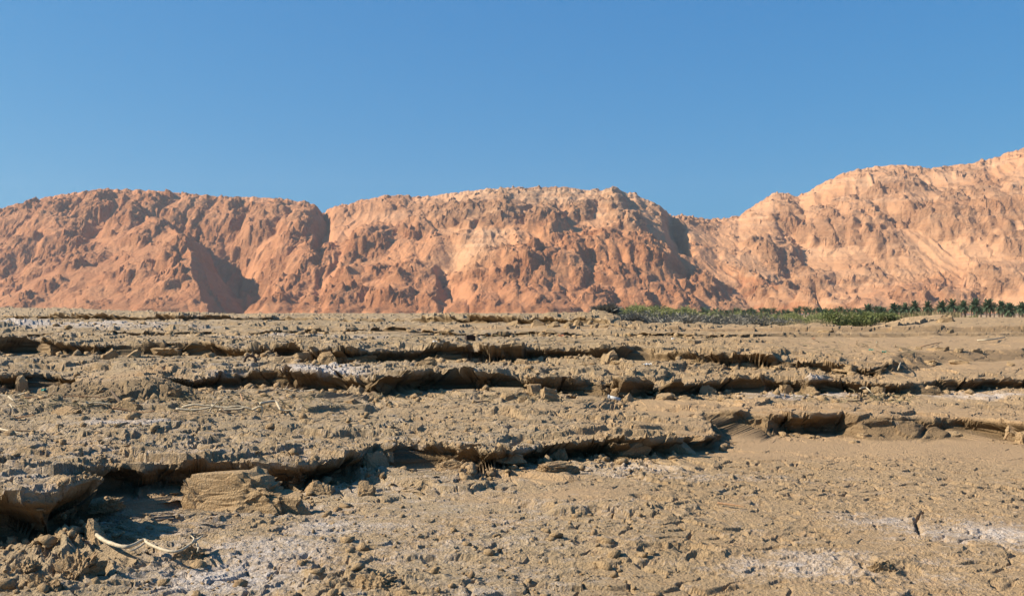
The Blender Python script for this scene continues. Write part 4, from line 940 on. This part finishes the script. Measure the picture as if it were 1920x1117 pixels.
def pipe_piece():
    p = at(1139, 751); k = p.y / F; b = MB(); L = 24 * k; r = .032; seg = 14
    root = bpy.data.objects.new('pipe_piece', None); COL.objects.link(root); root.location = (p.x, p.y, p.z + .03); root.rotation_euler = (0, .22, -.15)
    tag(root, 'short white pipe piece lying on the sand below the middle ledge', 'pipe', LT)
    for ra, nm in ((r, 'barrel'),):
        v, f = [], []
        for xx, rr in ((-L / 2, ra * .82), (-L / 2, ra), (L / 2, ra * .92), (L / 2, ra * .75), (-L / 2 + .01, ra * .72)):
            for q in range(seg): a = 2 * math.pi * q / seg; v.append((xx, rr * math.cos(a), rr * math.sin(a)))
        for s in range(4):
            for q in range(seg): q2 = (q + 1) % seg; f.append((s * seg + q, s * seg + q2, (s + 1) * seg + q2, (s + 1) * seg + q))
        f.append(tuple(range(4 * seg, 5 * seg))); link(nm, raw_mesh(nm, v, f, M_WHITE, True), root)
    c = MB(); c.tube([(-L / 2 - .004, 0, 0), (-L / 2 + .02, 0, 0)], r * 1.18, 14); link('collar', c.mesh('collar', M_WHITE, False), root)
pipe_piece()
def hoop():
    p = at(470, 677); k = p.y / F; Rr = 10 * k; b = MB()
    b.tube([(Rr * math.cos(a), 0, Rr * math.sin(a)) for a in np.linspace(-.25, math.pi + .25, 22)], .022, 8)
    o = link('hoop', b.mesh('hoop', M_RUST, True)); o.location = (p.x, p.y + .02, p.z); o.rotation_euler = (-.35, 0, .2); tag(o, 'small round dark hoop half sunk in mud under the back ledge', 'hoop', LT)
hoop()
def box():
    p = at(882, 639); k = p.y / F; w, d, h = 17 * k, 13 * k, 12 * k
    root = bpy.data.objects.new('rusty_box', None); COL.objects.link(root); root.location = (p.x, p.y + .1, p.z - .02); root.rotation_euler = (.06, -.05, .25)
    tag(root, 'small dark rusty box standing open on the far flat', 'box', LT)
    def pl(name, x0, x1, y0, y1, z0, z1):
        bm = bmesh.new(); bmesh.ops.create_cube(bm, size=1); 
        for v in bm.verts: v.co = ((x0 + x1) / 2 + v.co.x * (x1 - x0), (y0 + y1) / 2 + v.co.y * (y1 - y0), (z0 + z1) / 2 + v.co.z * (z1 - z0))
        bmesh.ops.bevel(bm, geom=bm.edges[:], offset=.004, segments=1, affect='EDGES')
        me = bpy.data.meshes.new(name); bm.to_mesh(me); bm.free(); me.materials.append(M_RUST); link(name, me, root)
    t = .012
    pl('side_panel', -w/2, -w/2 + t, -d/2, d/2, 0, h); pl('side_panel', w/2 - t, w/2, -d/2, d/2, 0, h * .92); pl('front_panel', -w/2 + t, w/2 - t, -d/2, -d/2 + t, 0, h * .95); pl('back_panel', -w/2 + t, w/2 - t, d/2 - t, d/2, 0, h); pl('bottom', -w/2 + t, w/2 - t, -d/2 + t, d/2 - t, .01, .02)
box()
# straw and roots in the drift line
def straw():
    r_ = np.random.default_rng(8); b = MB()
    for (x0, x1, y0, y1, n) in ((0, 300, 742, 775, 170), (310, 640, 738, 778, 170), (900, 1100, 742, 756, 50), (1480, 1720, 742, 756, 90), (600, 1350, 628, 640, 80), (1500, 1720, 640, 665, 40), (700, 860, 740, 752, 30)):
        for i in range(n):
            p = at(r_.uniform(x0, x1), r_.uniform(y0, y1)); a = r_.uniform(0, 6.28); L = r_.uniform(.05, .22); u = r_.uniform(-.1, .5)
            q = p + Vector((math.cos(a) * L, math.sin(a) * L, u * L)); m = (p + q) / 2 + Vector((r_.normal() * .02, r_.normal() * .02, .015))
            b.tube([p + Vector((0, 0, .005)), m, q], [.005 * (p.y / 14), .004 * (p.y / 14), .002 * (p.y / 14)], 3)
    o = link('straw', b.mesh('straw', M_DRY, False)); o['kind'] = 'stuff'
straw()
